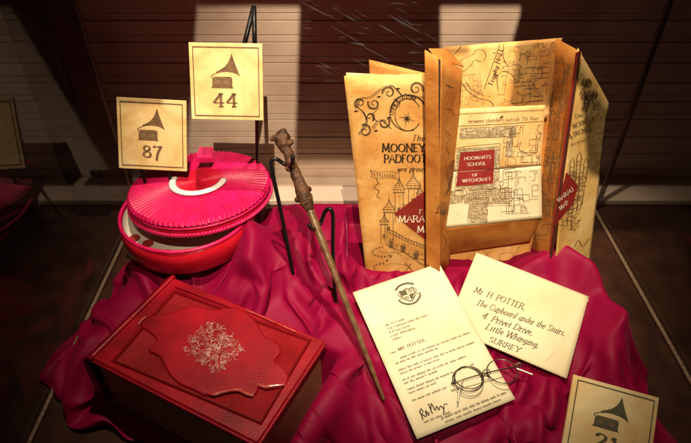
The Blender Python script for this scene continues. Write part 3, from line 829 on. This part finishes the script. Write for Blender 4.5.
b_ = wpt(.37); d2 = b_.y
hookwire([uy(309, 225, d2-.012), uy(313, 229, d2-.006), uy(320, 224, d2+.010), uy(325, 212, d2+.012), uy(330, 209, d2+.010), uy(333, 217, d2+.008), uy(333, 250, d2), uy(335, 292, d2-.01), uy(337, 312, d2-.015)])

# ------------------------------------------------------------------ folded parchment map
mp = empty('parchment_map', uz(440, 262, .09), 'large folded parchment map standing open with printed castle cover', 'map')
def panel(pts, ys, name, mt, wob=.0016, seed=0, edge=None, freq=14):
    q = [uy(*p, y) for p, y in zip(pts, ys)]
    P = Panel(q, wob, seed, freq); o = P.build(name, mt, mp, edge=edge); return P, o
# sheet behind the cover
panel([(369, 60), (428, 74), (428, 150), (372, 150)], [.590, .582, .575, .583], 'back_sheet', 'parchment', seed=2)
panel([(346, 73), (428, 77), (428, 262), (369, 277)], [.571, .574, .548, .545], 'under_sheet', 'parchment_pale', .0008, seed=4)
A, Ao = panel([(344, 76), (428, 74), (428, 276), (368, 291)], [.562, .567, .540, .535], 'cover_panel', 'parchment', .002, 1, .006)
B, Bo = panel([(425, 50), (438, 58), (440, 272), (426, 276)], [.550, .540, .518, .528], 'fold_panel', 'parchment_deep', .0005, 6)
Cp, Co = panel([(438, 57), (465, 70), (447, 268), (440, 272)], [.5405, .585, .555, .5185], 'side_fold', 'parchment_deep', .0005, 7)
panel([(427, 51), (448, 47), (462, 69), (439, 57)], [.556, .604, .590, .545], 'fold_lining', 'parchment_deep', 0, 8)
D, Do = panel([(444, 47), (562, 38), (548, 118), (450, 122)], [.612, .612, .590, .590], 'top_panel', 'parchment', .003, 9, .004, 22)
E1, E1o = panel([(460, 109), (545, 105), (541, 166), (446, 172)], [.582, .582, .566, .566], 'centre_panel', 'parchment_pale', .0008, 10)
E2, E2o = panel([(446, 172), (541, 166), (542, 218), (443, 228)], [.566, .566, .545, .545], 'lower_centre_panel', 'letter_paper', .0008, 11)  # paler paper stands in for light striking this fold
panel([(443, 228), (542, 218), (530, 241), (443, 256)], [.546, .546, .566, .566], 'underside_fold', 'parchment_deep', .0004, 12)  # deeper tone stands in for shade under the flap
Gp, Go = panel([(440, 244), (534, 234), (524, 280), (440, 286)], [.572, .572, .552, .552], 'bottom_panel', 'parchment', .0006, 13)
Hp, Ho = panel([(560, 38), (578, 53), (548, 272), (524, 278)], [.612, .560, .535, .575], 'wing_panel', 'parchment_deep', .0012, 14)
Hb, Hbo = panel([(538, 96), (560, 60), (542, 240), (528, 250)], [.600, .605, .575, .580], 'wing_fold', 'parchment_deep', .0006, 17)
J, Jo = panel([(582, 49), (605, 102), (590, 280), (550, 278)], [.556, .590, .560, .532], 'outer_wing', 'parchment_green', .0012, 15)
mesh('spine_strip', [uy(576, 53, .5585), uy(581, 50, .5550), uy(551, 268, .5300), uy(547, 268, .5335)], [(0, 1, 2, 3)], 'map_red', mp, solid=.0015)
mesh('spine_strip', [uy(579, 53, .5535), uy(580.3, 52, .5530), uy(550, 268, .5280), uy(548.7, 268, .5290)], [(0, 1, 2, 3)], 'ink', mp, solid=.0012)

# --- cover drawing
f = A.px
acc = [[], []]
def sk(pts, w_=.9, fn=None, nib=True, n=6, a=None, dbl=False):
    q = catmull(pts, n) if len(pts) > 2 else pts
    stroke(acc if a is None else a, q, w_*.95, fn or f, nib)
    if dbl:
        stroke(acc if a is None else a, [(x+1.3, y+1.0) for x, y in q], w_*.7, fn or f, nib)

# generic scrollwork: spirals with a leaf at each end
def spiral(cx, cy, r, turns, a0, dr, w_=1.0):
    pts = []; n_ = int(26*turns)
    for k in range(n_+1):
        t = k/n_; rr = r*(1-.86*t); an = a0+dr*turns*2*math.pi*t
        pts.append((cx+rr*math.cos(an), cy+rr*math.sin(an)))
    for k in range(0, n_-2, 3): stroke(acc, pts[k:k+4], w_*(1.25-.6*k/n_), f, False)
    stroke(acc, [((x-cx)*.78+cx, (y-cy)*.78+cy) for x, y in pts[:n_//2]], w_*.5, f, False)
for a_ in ((365, 131, 7, 1.3, 4.2, 1), (360, 103, 6, 1.2, 2.2, 1), (374, 104, 6.5, 1.4, 3.6, -1), (389, 93, 7, 1.3, 3.0, 1), (384, 123, 6.5, 1.3, 5.4, 1), (416, 89, 7.5, 1.4, .3, -1), (370, 117, 5, 1.1, 1.0, -1)): spiral(*a_)
sk([(358, 134), (366, 122), (363, 112), (357, 106), (360, 98), (370, 97), (382, 88), (392, 86), (402, 96)], 1.1, dbl=True)
sk([(372, 128), (380, 120), (390, 128)], 1.0, dbl=True); sk([(379, 108), (372, 116), (378, 122)], .9)
sk([(394, 99), (400, 104), (396, 109)], .9); sk([(424, 97), (414, 97), (404, 94)], 1.0, dbl=True)
for x, y in ((356, 111), (379, 97), (398, 89), (376, 131), (389, 118)): poly(acc, [(x-2.6, y+.4), (x, y-1.1), (x+2.6, y-.2), (x, y+1.1)], f)
# round badge with a ribbon
def circ(cx, cy, rx, ry, w_, fn=f, a=None, t0=0, t1=360, n=36):
    stroke(a or acc, [(cx+rx*math.cos(math.radians(t0+(t1-t0)*k/n)), cy+ry*math.sin(math.radians(t0+(t1-t0)*k/n))) for k in range(n+1)], w_, fn, False)
circ(408, 113, 18, 18, .9, t0=70, t1=330); circ(408, 115, 13, 16, .8, t0=30, t1=330)
circ(409, 113, 18, 18, .8, t0=180, t1=345)
for k in range(8):
    a0 = k*math.pi/4+.2; l_ = 9 if k % 2 == 0 else 5.5
    poly(acc, [(407+l_*math.cos(a0), 119+l_*math.sin(a0)), (407+1.6*math.cos(a0+.8), 119+1.6*math.sin(a0+.8)), (407, 119)], f)
# arched small lettering on the ribbon
def arc_text(s, cx, cy, r, a0, a1, h, fn, a, wd=1.6):
    tot = sum(G[c][0]+1.2 for c in s); cur = 0
    for ch in s:
        w_, sts = G[ch]; am = math.radians(a0+(a1-a0)*(cur+w_/2)/tot)
        def g(x, y, am=am, w_=w_):
            lx = (x-w_/2)*h/10; ly = y*h/10
            return fn(cx+(r+ly)*math.cos(am)-lx*math.sin(am)*-1*-1, cy+(r+ly)*math.sin(am)+lx*math.cos(am))
        for pts, c_ in sts: stroke(a, catmull(pts, 4) if c_ else pts, wd, g)
        cur += w_+1.2
arc_text('ITINERARIVM'.replace('V', 'U'), 408, 114, 14.2, 175, 300, 4.2, f, acc, 1.9)
text(acc, 'The', 411, 141, 6, f, 1.5, slant=.3, flip=-1, serif=False)
text(acc, 'MOONEY,', 382, 151.5, 7.6, f, 2.5, track=.8, width=46, flip=-1)
text(acc, 'PADFOOT', 384, 162, 7.4, f, 2.5, track=.8, width=43, flip=-1)
text(acc, 'are proud', 397, 171, 5.0, f, 1.9, slant=.25, width=30, flip=-1, serif=False)
ink('ink_lettering', acc, 'ink', Ao)
# generic castle: towers, wall, pennant
acc = [[], []]
def tower(cx, top, base, w_, roof):
    sk([(cx-w_/2, base), (cx-w_/2, top)], .7); sk([(cx+w_/2, base+2), (cx+w_/2, top)], .7); sk([(cx+w_*.1, base), (cx+w_*.1, top)], .3)
    stroke(acc, [(cx-w_*.75, top), (cx+w_*.75, top)], .9, f, False); stroke(acc, [(cx-w_*.75, top-3), (cx+w_*.75, top-3)], .6, f, False)
    for k in range(4): stroke(acc, [(cx-w_*.6+k*w_*.4, top), (cx-w_*.6+k*w_*.4, top-3)], .5, f, False)
    sk([(cx-w_*.8, top-3), (cx-w_*.2, top-3-roof*.55), (cx, top-3-roof)], .8); sk([(cx+w_*.8, top-3), (cx+w_*.2, top-3-roof*.55), (cx, top-3-roof)], .8)
    for k in range(5):
        t = k/5; stroke(acc, [(cx-w_*.7*(1-t), top-3-roof*t*.8), (cx+w_*.6*(1-t), top-3-roof*t*.8)], .35, f, False)
    stroke(acc, [(cx, top-3-roof), (cx, top-8-roof)], .5, f, False)
    poly(acc, [(cx-w_*.2, (top+base)/2), (cx+w_*.1, (top+base)/2), (cx+w_*.1, (top+base)/2+4), (cx-w_*.2, (top+base)/2+4)], f)
tower(389, 212, 240, 8, 11); tower(399, 192, 222, 8, 13); tower(413, 188, 208, 9, 14); tower(384, 224, 243, 6, 7); tower(420, 196, 215, 5, 8)
sk([(386, 244), (392, 247), (400, 250), (410, 256), (424, 266)], .8); sk([(386, 228), (396, 232), (406, 238), (416, 242), (425, 246)], 1.0)
sk([(386, 231), (396, 235), (406, 241), (416, 245), (425, 249)], .6)
for k in range(13): x = 387+k*3; stroke(acc, [(x, 229+k*1.35), (x, 232.5+k*1.35)], .8, f, False)
for (cx, y0_) in ((391, 238), (403, 243), (416, 250)):
    sk([(cx-2, y0_+9), (cx-2, y0_+2), (cx, y0_), (cx+2, y0_+2), (cx+2, y0_+10)], .8)
    poly(acc, [(cx-1.4, y0_+9), (cx-1.4, y0_+3), (cx, y0_+1.4), (cx+1.4, y0_+3), (cx+1.4, y0_+9.5)], f)
for k in range(60):
    x = random.uniform(387, 424); y = 236+(x-387)*.45+random.uniform(2, 14); stroke(acc, [(x, y), (x+random.uniform(1, 2.6), y+.5)], .35, f, False)
for k in range(36):
    x = random.uniform(395, 420); y = random.uniform(195, 214); stroke(acc, [(x, y), (x+1.6, y+.3)], .35, f, False)
# pennant on a pole
sk([(370, 170), (380, 172), (390, 171), (398, 173)], .9); sk([(371, 177), (381, 178), (391, 177), (398, 179)], .9); stroke(acc, [(399, 169), (399, 186)], .7, f, False); sk([(370, 170), (372, 173), (371, 177)], .8)
for k in range(9): stroke(acc, [(374+k*2.6, 172.4+.2*k), (375+k*2.6, 176.2+.1*k)], .8, f, False)
sk([(376, 178), (378, 183), (374, 187), (379, 191), (377, 196), (380, 198)], 1.0); sk([(378, 183), (381, 184)], .7)
# foot path
pts = catmull([(383, 246), (376, 248), (372, 251), (376, 255), (384, 256), (392, 254), (384, 262), (376, 264), (374, 268), (379, 273), (383, 276), (376, 281), (372, 285)], 5)
for k in range(0, len(pts)-1, 2): stroke(acc, pts[k:k+2], 1.3, f, False)
sk([(378, 250), (388, 252), (398, 251)], .5); sk([(383, 264), (396, 263), (407, 265), (412, 263)], .5)
stroke(acc, [(405, 263), (412, 270)], .9, f, False); stroke(acc, [(411, 264), (406, 270)], .9, f, False)
ink('castle_drawing', acc, 'ink_brown', Ao)
acc = [[], []]
poly(acc, [(394, 213), (426, 189), (426, 240), (418, 234), (408, 226)], lambda x, y: f(x, y, .0011))
rd = ink('red_banner', acc, 'map_red', Ao)
acc = [[], []]; f2 = lambda x, y: f(x, y, .0016)
text(acc, "MARAUDER'S"[:5], 398.5, 221, 6.2, f2, 1.7, width=33, flip=-1); text(acc, 'MAP'[:2], 417, 231.5, 6.2, f2, 1.7, track=.5, flip=-1); text(acc, 'T', 417, 213, 4.5, f2, 1.4, slant=.3, flip=-1, serif=False)
ink('white_lettering', acc, 'map_white', rd)
def plan(acc, quad, fn, n, step=2.0, w_=.3, rng=random.Random(2)):
    """fine rectilinear floor-plan linework inside a pixel quad"""
    a, b, c, d = quad
    W_ = math.hypot(b[0]-a[0], b[1]-a[1]); H_ = math.hypot(d[0]-a[0], d[1]-a[1])
    def at(X, Y):
        u, v = X/W_, Y/H_
        return tuple(a[k]*(1-u)*(1-v)+b[k]*u*(1-v)+c[k]*u*v+d[k]*(1-u)*v for k in (0, 1))
    for _ in range(n):
        st = step if step < 2 else step*rng.uniform(.5, 1.3)
        X, Y = rng.uniform(0, W_), rng.uniform(0, H_)
        if step < 2: X, Y = round(X/step)*step, round(Y/step)*step
        p = [(X, Y)]
        for k in range(rng.randint(2, 5)):
            if k % 2: X += rng.choice((-1, 1))*st*rng.randint(1, 3)
            else: Y += rng.choice((-1, 1))*st*rng.randint(1, 3)
            X = min(max(X, 0), W_); Y = min(max(Y, 0), H_); p.append((X, Y))
        for q0, q1 in zip(p, p[1:]):
            if q0 != q1: stroke(acc, [at(*q0), at(*q1)], w_, fn, False)
# --- side fold drawing
acc = [[], []]; f = Cp.px
for k in range(6): sk([(444+k*1.0, 196-k), (448+k*.7, 186-k*2), (446+k*1.2, 172+k), (452+k*.6, 160)], .5)
for k in range(10):
    a0 = math.radians(200+k*16); sk([(443, 215), (443+5*math.cos(a0), 215+6*math.sin(a0)), (443+8*math.cos(a0+.2), 215+13*math.sin(a0+.2))], .7)
sk([(444, 108), (451, 110), (453, 114), (458, 115)], .6); stroke(acc, [(446, 85), (452, 88)], 1.6, f, False); sk([(445, 92), (455, 94)], .5); sk([(443, 235), (446, 242), (443, 250)], .6)
sk([(444, 130), (450, 136), (446, 145), (449, 155)], .5)
ink('side_drawing', acc, 'ink_brown', Co)
# --- top panel drawing
acc = [[], []]; f = D.px
stroke(acc, [(484, 89), (500, 44)], .6, f, False)
sk([(451, 57), (457, 51), (461, 46)], .6); sk([(455, 66), (463, 59), (472, 55), (477, 50), (484, 51), (486, 57), (481, 62), (475, 60), (470, 66), (463, 72)], .7)
sk([(504, 44), (503, 56), (508, 66), (515, 64)], .7); sk([(503, 71), (511, 74), (515, 80)], .7); sk([(498, 90), (497, 78), (501, 72)], .7)
sk([(463, 84), (467, 90), (478, 98), (490, 101), (493, 108), (484, 112)], .8); sk([(466, 82), (471, 89), (484, 96)], .6)
sk([(500, 108), (512, 103), (520, 106), (530, 101)], .6); sk([(518, 70), (530, 68), (541, 70), (541, 78)], .5); sk([(520, 84), (530, 80), (536, 90)], .5); sk([(516, 93), (528, 95), (538, 88)], .5); sk([(524, 74), (532, 73), (538, 74)], .5)
def rot_text(a, s, x, y, h, deg, fn, wd=1.5, width=None, slant=.1):
    c_, s_ = math.cos(math.radians(deg)), math.sin(math.radians(deg))
    text(a, s, 0, 0, h, lambda X, Y: fn(x+X*c_+Y*s_, y-X*s_+Y*c_), wd, slant=slant, width=width, flip=-1, serif=False)
rot_text(acc, 'Trophy', 492, 87, 4.6, 71, f, 1.7, 22); rot_text(acc, 'HALL', 499, 64, 5, 71, f, 1.9, 16)
rot_text(acc, 'of', 497, 79, 4, 71, f, 1.6)
for k in range(14):
    x, y = random.uniform(455, 540), random.uniform(52, 104); stroke(acc, [(x, y), (x+1, y+.3)], .8, f, False)
ink('top_drawing', acc, 'ink', Do)
acc = [[], []]; plan(acc, [(505, 46), (555, 42), (545, 100), (498, 104)], f, 60, 4, .4); plan(acc, [(455, 76), (480, 74), (484, 104), (462, 106)], f, 20, 3.5, .4)
ink('plan_drawing', acc, 'ink_faint', Do)
# --- centre panel: strip of script, mazes, red title block
acc = [[], []]; f = E1.px; f2 = E2.px
stroke(acc, [(459, 114), (500, 112), (544, 110)], .5, f, False); stroke(acc, [(457, 126), (500, 124), (543, 121)], .6, f, False)
rot_text(acc, 'between chambers outside 7th floor'.replace('7', '7'), 468, 123, 3.9, 2.6, f, 1.7, 71, .25)
for a0, b0 in (((500, 118), (503, 116)),): stroke(acc, [a0, b0], 2.2, f, False)
sk([(536, 126), (540, 124), (537, 130), (541, 133), (536, 136), (540, 140), (535, 142)], .7); sk([(516, 146), (521, 142), (519, 149), (527, 152), (533, 147), (537, 150), (532, 155), (524, 153)], .7)
sk([(506, 158), (514, 157), (515, 164), (506, 165), (506, 158)], .5); stroke(acc, [(466, 146), (500, 143)], .5, f, False)
stroke(acc, [(500, 143), (499, 168)], .5, f, False); stroke(acc, [(456, 148), (466, 146)], .5, f, False)
ink('ink_drawing', acc, 'ink_brown', E1o)
def rect(a, x0, y0, x1, y1, fn, sl=-.04): poly(a, [(x0, y0), (x1, y0+sl*(x1-x0)), (x1-.03*(y1-y0), y1+sl*(x1-x0)), (x0-.12*(y1-y0), y1)], fn)
acc = [[], []]; fm = lambda x, y: f(x, y, .0008)
rect(acc, 460, 128, 516, 138, fm); rect(acc, 507, 136, 513, 156, fm); rect(acc, 457, 148.5, 500, 169, fm)
ink('maze_print', acc, 'maze', E1o)
acc = [[], []]; fm = lambda x, y: f(x, y, .0011)
for q_, n_ in (([(460, 128), (516, 125.5), (515.5, 136), (459, 138)], 330), ([(507, 136), (513, 136), (512, 156), (505, 156)], 60), ([(457, 148.5), (500, 146), (499, 169), (455, 169)], 420)): plan(acc, q_, fm, n_//3, 1.7, .36)
plan(acc, [(504, 126), (541, 124), (539, 164), (502, 166)], fm, 22, 4, .4)
ink('plan_drawing', acc, 'ink_brown', E1o)
acc = [[], []]; fm2 = lambda x, y: f2(x, y, .0008)
rect(acc, 448, 191, 512, 203, fm2); rect(acc, 470, 198, 488, 222, fm2); rect(acc, 488, 197, 512, 206, fm2)
rect(acc, 456, 172, 499, 190, fm2)
ink('maze_print', acc, 'maze', E2o)
acc = [[], []]; fm2 = lambda x, y: f2(x, y, .0011)
for q_, n_ in (([(448, 191), (512, 188), (512, 203), (447, 203)], 460), ([(470, 198), (488, 197), (487, 222), (467, 222)], 200), ([(456, 172), (499, 170), (498, 189), (455, 190)], 330)): plan(acc, q_, fm2, n_//3, 1.7, .36)
plan(acc, [(500, 172), (538, 170), (538, 212), (500, 214)], fm2, 26, 4, .4)
ink('plan_drawing', acc, 'ink_brown', E2o)
acc = [[], []]; sk([(503, 170), (515, 168), (515, 178), (503, 180), (503, 170)], .6, f2, False, 1); sk([(506, 173), (512, 172), (512, 176), (506, 177), (506, 173)], .5, f2, False, 1)
sk([(514, 190), (522, 188), (523, 199), (514, 201), (514, 190)], .6, f2, False, 1)
circ(501, 183.5, 2.4, 2.4, .5, f2)
for k in range(16):
    x, y = random.uniform(450, 538), random.uniform(176, 220); stroke(acc, [(x, y), (x+.8, y+.2)], .7, f2, False)
ink('ink_drawing', acc, 'ink_brown', E2o)
acc = [[], []]; fr_ = lambda x, y: f(x, y, .0014)
poly(acc, [(460.5, 152), (494.5, 149), (493.6, 168.4), (457.7, 170.7)], fr_); r1 = ink('title_block', acc, 'map_red', E1o)
acc = [[], []]; fr2 = lambda x, y: f2(x, y, .0014)
poly(acc, [(457.5, 171.6), (493.5, 169.3), (493, 183), (456, 186)], fr2); r2 = ink('title_block', acc, 'map_red', E2o)
acc = [[], []]; fw = lambda x, y: f(x, y, .0020)
rot_text(acc, 'HOGWARTS', 464, 159.5, 3.2, 4, fw, 1.6, 27, 0); rot_text(acc, 'SCHOOL', 467, 165.5, 3.2, 4, fw, 1.6, 19, 0)
ink('white_lettering', acc, 'map_white', r1)
acc = [[], []]; fw = lambda x, y: f2(x, y, .0020)
rot_text(acc, 'OF', 472, 176, 2.6, 4, fw, 1.6, 6, 0); rot_text(acc, 'WITCHCRAFT', 462, 182, 3.2, 4, fw, 1.6, 29, 0)
ink('white_lettering', acc, 'map_white', r2)
# --- bottom panel, wings
acc = [[], []]; f = Gp.px
for x in (448, 462, 474, 486, 500, 513): sk([(x, 262), (x, 254), (x+5, 252), (x+6, 246), (x+10, 246)], .6, n=1)
sk([(484, 250), (489, 258), (486, 263)], .6); sk([(500, 254), (512, 252), (512, 244)], .6, n=1)
ink('ink_drawing', acc, 'ink_faint', Go)
acc = [[], []]; f = Hp.px
for x, y in ((560, 80), (556, 110), (553, 135), (548, 160), (544, 190), (541, 215)):
    sk([(x-6, y+6), (x-2, y), (x+2, y+5), (x+6, y-3), (x+4, y-10)], .55)
sk([(562, 55), (566, 75), (560, 100), (556, 140), (548, 180)], .4)
plan(acc, [(552, 60), (570, 64), (552, 240), (535, 240)], f, 70, 4, .4)
ink('ink_drawing', acc, 'ink_faint', Ho)
acc = [[], []]; f = J.px
for k in range(16):
    x, y = random.uniform(580, 594), random.uniform(72, 108); x += (y-72)*.06
    sk([(x-3, y+3), (x, y-3), (x+3, y), (x, y+3), (x-1, y)], .9)
rot_text(acc, 'The', 574, 119, 4, 20, f, 1.7); rot_text(acc, 'WORMTAIL', 573, 129, 5, 24, f, 2.0, 25, 0); rot_text(acc, '& PRONGS', 570, 139, 5, 24, f, 2.0, 24, 0); rot_text(acc, 'are proud', 571, 146, 3.4, 20, f, 1.6, 15)
def tw2(x, top, base, w_):
    stroke(acc, [(x-w_/2, base), (x-w_/2+2, top)], .9, f, False); stroke(acc, [(x+w_/2, base), (x+w_/2+2, top)], .9, f, False); sk([(x-w_/2+1, top), (x+2.5, top-9), (x+w_/2+3, top)], .9, n=2)
    for k in range(5): stroke(acc, [(x-w_/2+1, top+2+k*(base-top)/6), (x+w_/2+1, top+1+k*(base-top)/6)], .5, f, False)
tw2(570, 166, 190, 4); tw2(577, 160, 184, 4); tw2(584, 166, 180, 4); tw2(575, 186, 210, 4); tw2(569, 205, 226, 4)
for k in range(40):
    x = random.uniform(562, 580); y = random.uniform(190, 232); x += (210-y)*.12; stroke(acc, [(x, y), (x+2.2, y-1.4)], .6, f, False)
sk([(574, 246), (578, 240), (582, 246), (587, 240), (592, 236)], .9)
plan(acc, [(566, 170), (588, 168), (578, 228), (556, 234)], f, 80, 2.2, .4)
ink('wing_drawing', acc, 'ink_brown', Jo)
acc = [[], []]; poly(acc, [(566, 172), (578, 186), (573, 204), (554, 226), (557, 205)], lambda x, y: f(x, y, .0011)); rb = ink('red_banner', acc, 'map_red', Jo)
acc = [[], []]; fj = lambda x, y: f(x, y, .0017); rot_text(acc, 'MARAU', 558, 202, 4.2, 38, fj, 1.8, 20, 0); rot_text(acc, 'MAP', 560, 210, 4.2, 38, fj, 1.8, 11, 0)
ink('white_lettering', acc, 'map_white', rb)

# ------------------------------------------------------------------ letter
def paper(name, P, mt, root, thick, corner=0):
    return P.build(name, mt, root, 24, 30, thick)
lt = empty('letter', letter_P.c, 'cream letter with crest and typed lines lying on the cloth', 'letter')
lo = paper('sheet', letter_P, 'letter_paper', lt, .0007)
ar = (letter_P.q[3]-letter_P.q[0]).length/(letter_P.q[1]-letter_P.q[0]).length
def lf(x, y, o=.0008): return letter_P.uv(x, y/ar, o)   # x 0..1 across, y 0..ar down
# crest: a shield of four fields between two scrolls
acc = [[], []]; cx, cy = .53, .215
def LS(pts, w_=.006, n=5): stroke(acc, catmull(pts, n) if len(pts) > 2 else pts, w_, lf, False)
LS([(cx-.075, cy-.05), (cx-.07, cy+.03), (cx-.035, cy+.075), (cx, cy+.095), (cx+.035, cy+.075), (cx+.07, cy+.03), (cx+.075, cy-.05)], .012)
LS([(cx-.075, cy-.05), (cx-.03, cy-.042), (cx, cy-.055), (cx+.03, cy-.042), (cx+.075, cy-.05)], .011)
poly(acc, [(cx-.068, cy-.042), (cx-.004, cy-.044), (cx-.004, cy+.012), (cx-.066, cy+.012)], lf)
poly(acc, [(cx+.004, cy+.018), (cx+.064, cy+.018), (cx+.035, cy+.065), (cx+.004, cy+.085)], lf)
for k in range(5):
    LS([(cx+.012+k*.011, cy-.038), (cx+.016+k*.010, cy-.015), (cx+.012+k*.010, cy+.008)], .005); LS([(cx-.055+k*.011, cy+.025), (cx-.050+k*.010, cy+.04), (cx-.045+k*.009, cy+.052+k*.004)], .005)
LS([(cx-.105, cy-.075), (cx-.06, cy-.105), (cx, cy-.115), (cx+.06, cy-.105), (cx+.105, cy-.075)], .022)
LS([(cx-.115, cy+.065), (cx-.08, cy+.10), (cx-.03, cy+.125), (cx+.03, cy+.125), (cx+.08, cy+.10), (cx+.115, cy+.065)], .02)
LS([(cx-.115, cy+.065), (cx-.125, cy+.04), (cx-.10, cy+.05)], .010); LS([(cx+.115, cy+.065), (cx+.125, cy+.04), (cx+.10, cy+.05)], .010)
for s_ in (-1, 1): LS([(cx+s_*.085, cy-.04), (cx+s_*.10, cy-.01), (cx+s_*.085, cy+.02), (cx+s_*.095, cy+.05)], .008)
ink('crest', acc, 'ink_grey', lo)
acc = [[], []]
T = lambda s, x, y, h, w_=None, wd=2.1, sl=0: text(acc, s, x, y, h, lf, wd, slant=sl, width=w_, flip=-1, serif=False, curve=3)
L0 = .48
T('Mr H Potter,', .17, L0, .022, .22); T('The Cupboard under the Stairs,', .17, L0+.042, .022, .46); T('4 Privet Drive,', .17, L0+.084, .022, .24); T('Little Whinging,', .17, L0+.126, .022, .27); T('SURREY', .17, L0+.168, .022, .10)
T('Dear', .10, .765, .02, .06); T('MR. POTTER,', .18, .765, .034, .30, 2.2, .15)
rs = random.Random(5)
def squiggle(x, y, w_, h=.018):
    X = x
    while X < x+w_:
        s_ = ''.join(rs.choice('nuoeaatlihrmsdc') for _ in range(rs.randint(2, 8)))
        X += text(acc, s_, X, y, h*1.25, lf, 2.0, width=len(s_)*.0118, flip=-1, serif=False, curve=2)+.013
for y, a, b in ((.852, .17, .74), (.893, .10, .45), (.975, .10, .80), (1.016, .10, .36), (1.088, .10, .66), (1.129, .10, .30), (1.200, .10, .70), (1.241, .10, .26), (1.325, .10, .36)):
    squiggle(a, .765+(y-.765)*.88, b)
squiggle(.12, 1.475, .20, .018); squiggle(.28, 1.70*ar/ar-.0, .62, .022) if ar > 1.72 else squiggle(.28, ar-.075, .62, .022)
squiggle(.30, (1.745 if ar > 1.8 else ar-.035), .56, .018)
ink('typed_lines', acc, 'ink_grey', lo)
acc = [[], []]
def LS2(pts, w_=.011): stroke(acc, catmull([(.12+(x-.12)*.85, y-.075) for x, y in pts], 6), w_, lf, True)
LS2([(.13, 1.43), (.125, 1.50), (.12, 1.52)]); LS2([(.12, 1.45), (.15, 1.42), (.16, 1.45), (.14, 1.47), (.17, 1.50), (.19, 1.45), (.20, 1.50), (.22, 1.47)])
LS2([(.25, 1.40), (.245, 1.50)]); LS2([(.25, 1.46), (.28, 1.41), (.29, 1.48), (.32, 1.45), (.33, 1.49), (.36, 1.46), (.38, 1.50), (.36, 1.53), (.41, 1.46), (.44, 1.47)])
ink('signature', acc, 'ink', lo)

# ------------------------------------------------------------------ envelope
en = empty('envelope', env_P.c, 'cream envelope addressed in green ink resting against the map', 'envelope')
eo = paper('front', env_P, 'envelope_paper', en, .0022)
ae = (env_P.q[3]-env_P.q[0]).length/(env_P.q[1]-env_P.q[0]).length
def ef(x, y, o=.0016): return env_P.uv(x, y/ae, o)
acc = [[], []]
# lines of the address follow the photograph: baseline start and end in pixels
def eline(s, p0, p1, h, sl=.22, wd=1.75):
    dx, dy = p1[0]-p0[0], p1[1]-p0[1]; l = math.hypot(dx, dy); ux, uy_ = dx/l, dy/l
    ex = Vector((-.36, .93)); 
    text(acc, s, 0, 0, h, lambda X, Y: env_P.px(p0[0]+X*ux-Y*.42, p0[1]+X*uy_+Y*.9, .0016), wd, slant=sl, width=l, flip=-1, serif=True)
eline('Mr. H. POTTER,', (473.5, 292.5), (524, 310.5), 5.6, .1)
eline('The Cupboard under the Stairs,', (475, 305), (564, 336.5), 5.9)
eline('4. Privet Drive,', (481, 318), (532, 336), 5.8)
eline('Little Whinging,', (485, 329), (538, 348.6), 5.8)
eline('SURREY', (488, 341.5), (519.5, 353), 5.2, .1, 1.7)
ink('address', acc, 'ink_grey', eo)
# seams of the folded flaps show as faint ridges
mesh('flap_seam', *tube_geo([env_P.px(*p, .0008) for p in ((588, 300), (566, 338), (545, 362))], .0007, 6), 'envelope_paper', en, smooth=True)

# ------------------------------------------------------------------ spectacles
gs = empty('round_spectacles', letter_P.px(486, 376, .004), 'round thin wire spectacles lying across the letter corner', 'spectacles')
GP = Panel([p+letter_P.n*.006 for p in let_q])
def lens(cx, cy, rx, ry, nm='lens_rim', m_='wire_frame', dr=0):
    a0 = GP.px(cx, cy, 0); ex = GP.px(cx+rx, cy-rx*.25, 0)-a0; n_ = GP.n; ey = n_.cross(ex).normalized(); r = ex.length
    ex = ex.normalized(); tl = .35
    pts = [a0+ex*(r*math.cos(t*math.pi/24))+ey*(r*math.cos(tl)*math.sin(t*math.pi/24))+n_*(r*math.sin(tl)*math.sin(t*math.pi/24)*-1+dr) for t in range(48)]
    return mesh(nm, *tube_geo(pts, .00065, 8, closed=True), m_, gs, smooth=True)
lens(468, 379, 14.0, 14); lens(468.8, 377.5, 13.2, 13, dr=.0012)
lens(502.5, 371, 14.0, 13); 
def wire(nm, pts, r=.00062, m_='wire_frame'): return mesh(nm, *tube_geo(catmull([tuple(GP.px(x, y, h)) for x, y, h in pts], 6), r, 8), m_, gs, smooth=True)
wire('bridge', [(481, 377, .002), (483, 372, .005), (487, 371, .006), (490, 374, .002)])
wire('bridge', [(482, 379, .001), (485, 375, .004), (489, 376, .001)])
wire('temple', [(518, 367, .003), (500, 372, .008), (480, 377, .009), (462, 382, .008), (451, 385, .006)], .0008)
wire('temple_tip', [(455, 384, .0066), (450.5, 385.3, .006)], .0013, 'black_metal')
wire('temple', [(516, 369, .002), (523, 372, .003), (532, 376, .004)], .001, 'wire_pale')
wire('hinge', [(514, 366, .003), (519, 364.5, .005), (519, 369, .002)], .0009)
wire('nose_pad', [(463, 381, .002), (459, 392, .003), (457.5, 403, .002)], .0008, 'wire_pale')
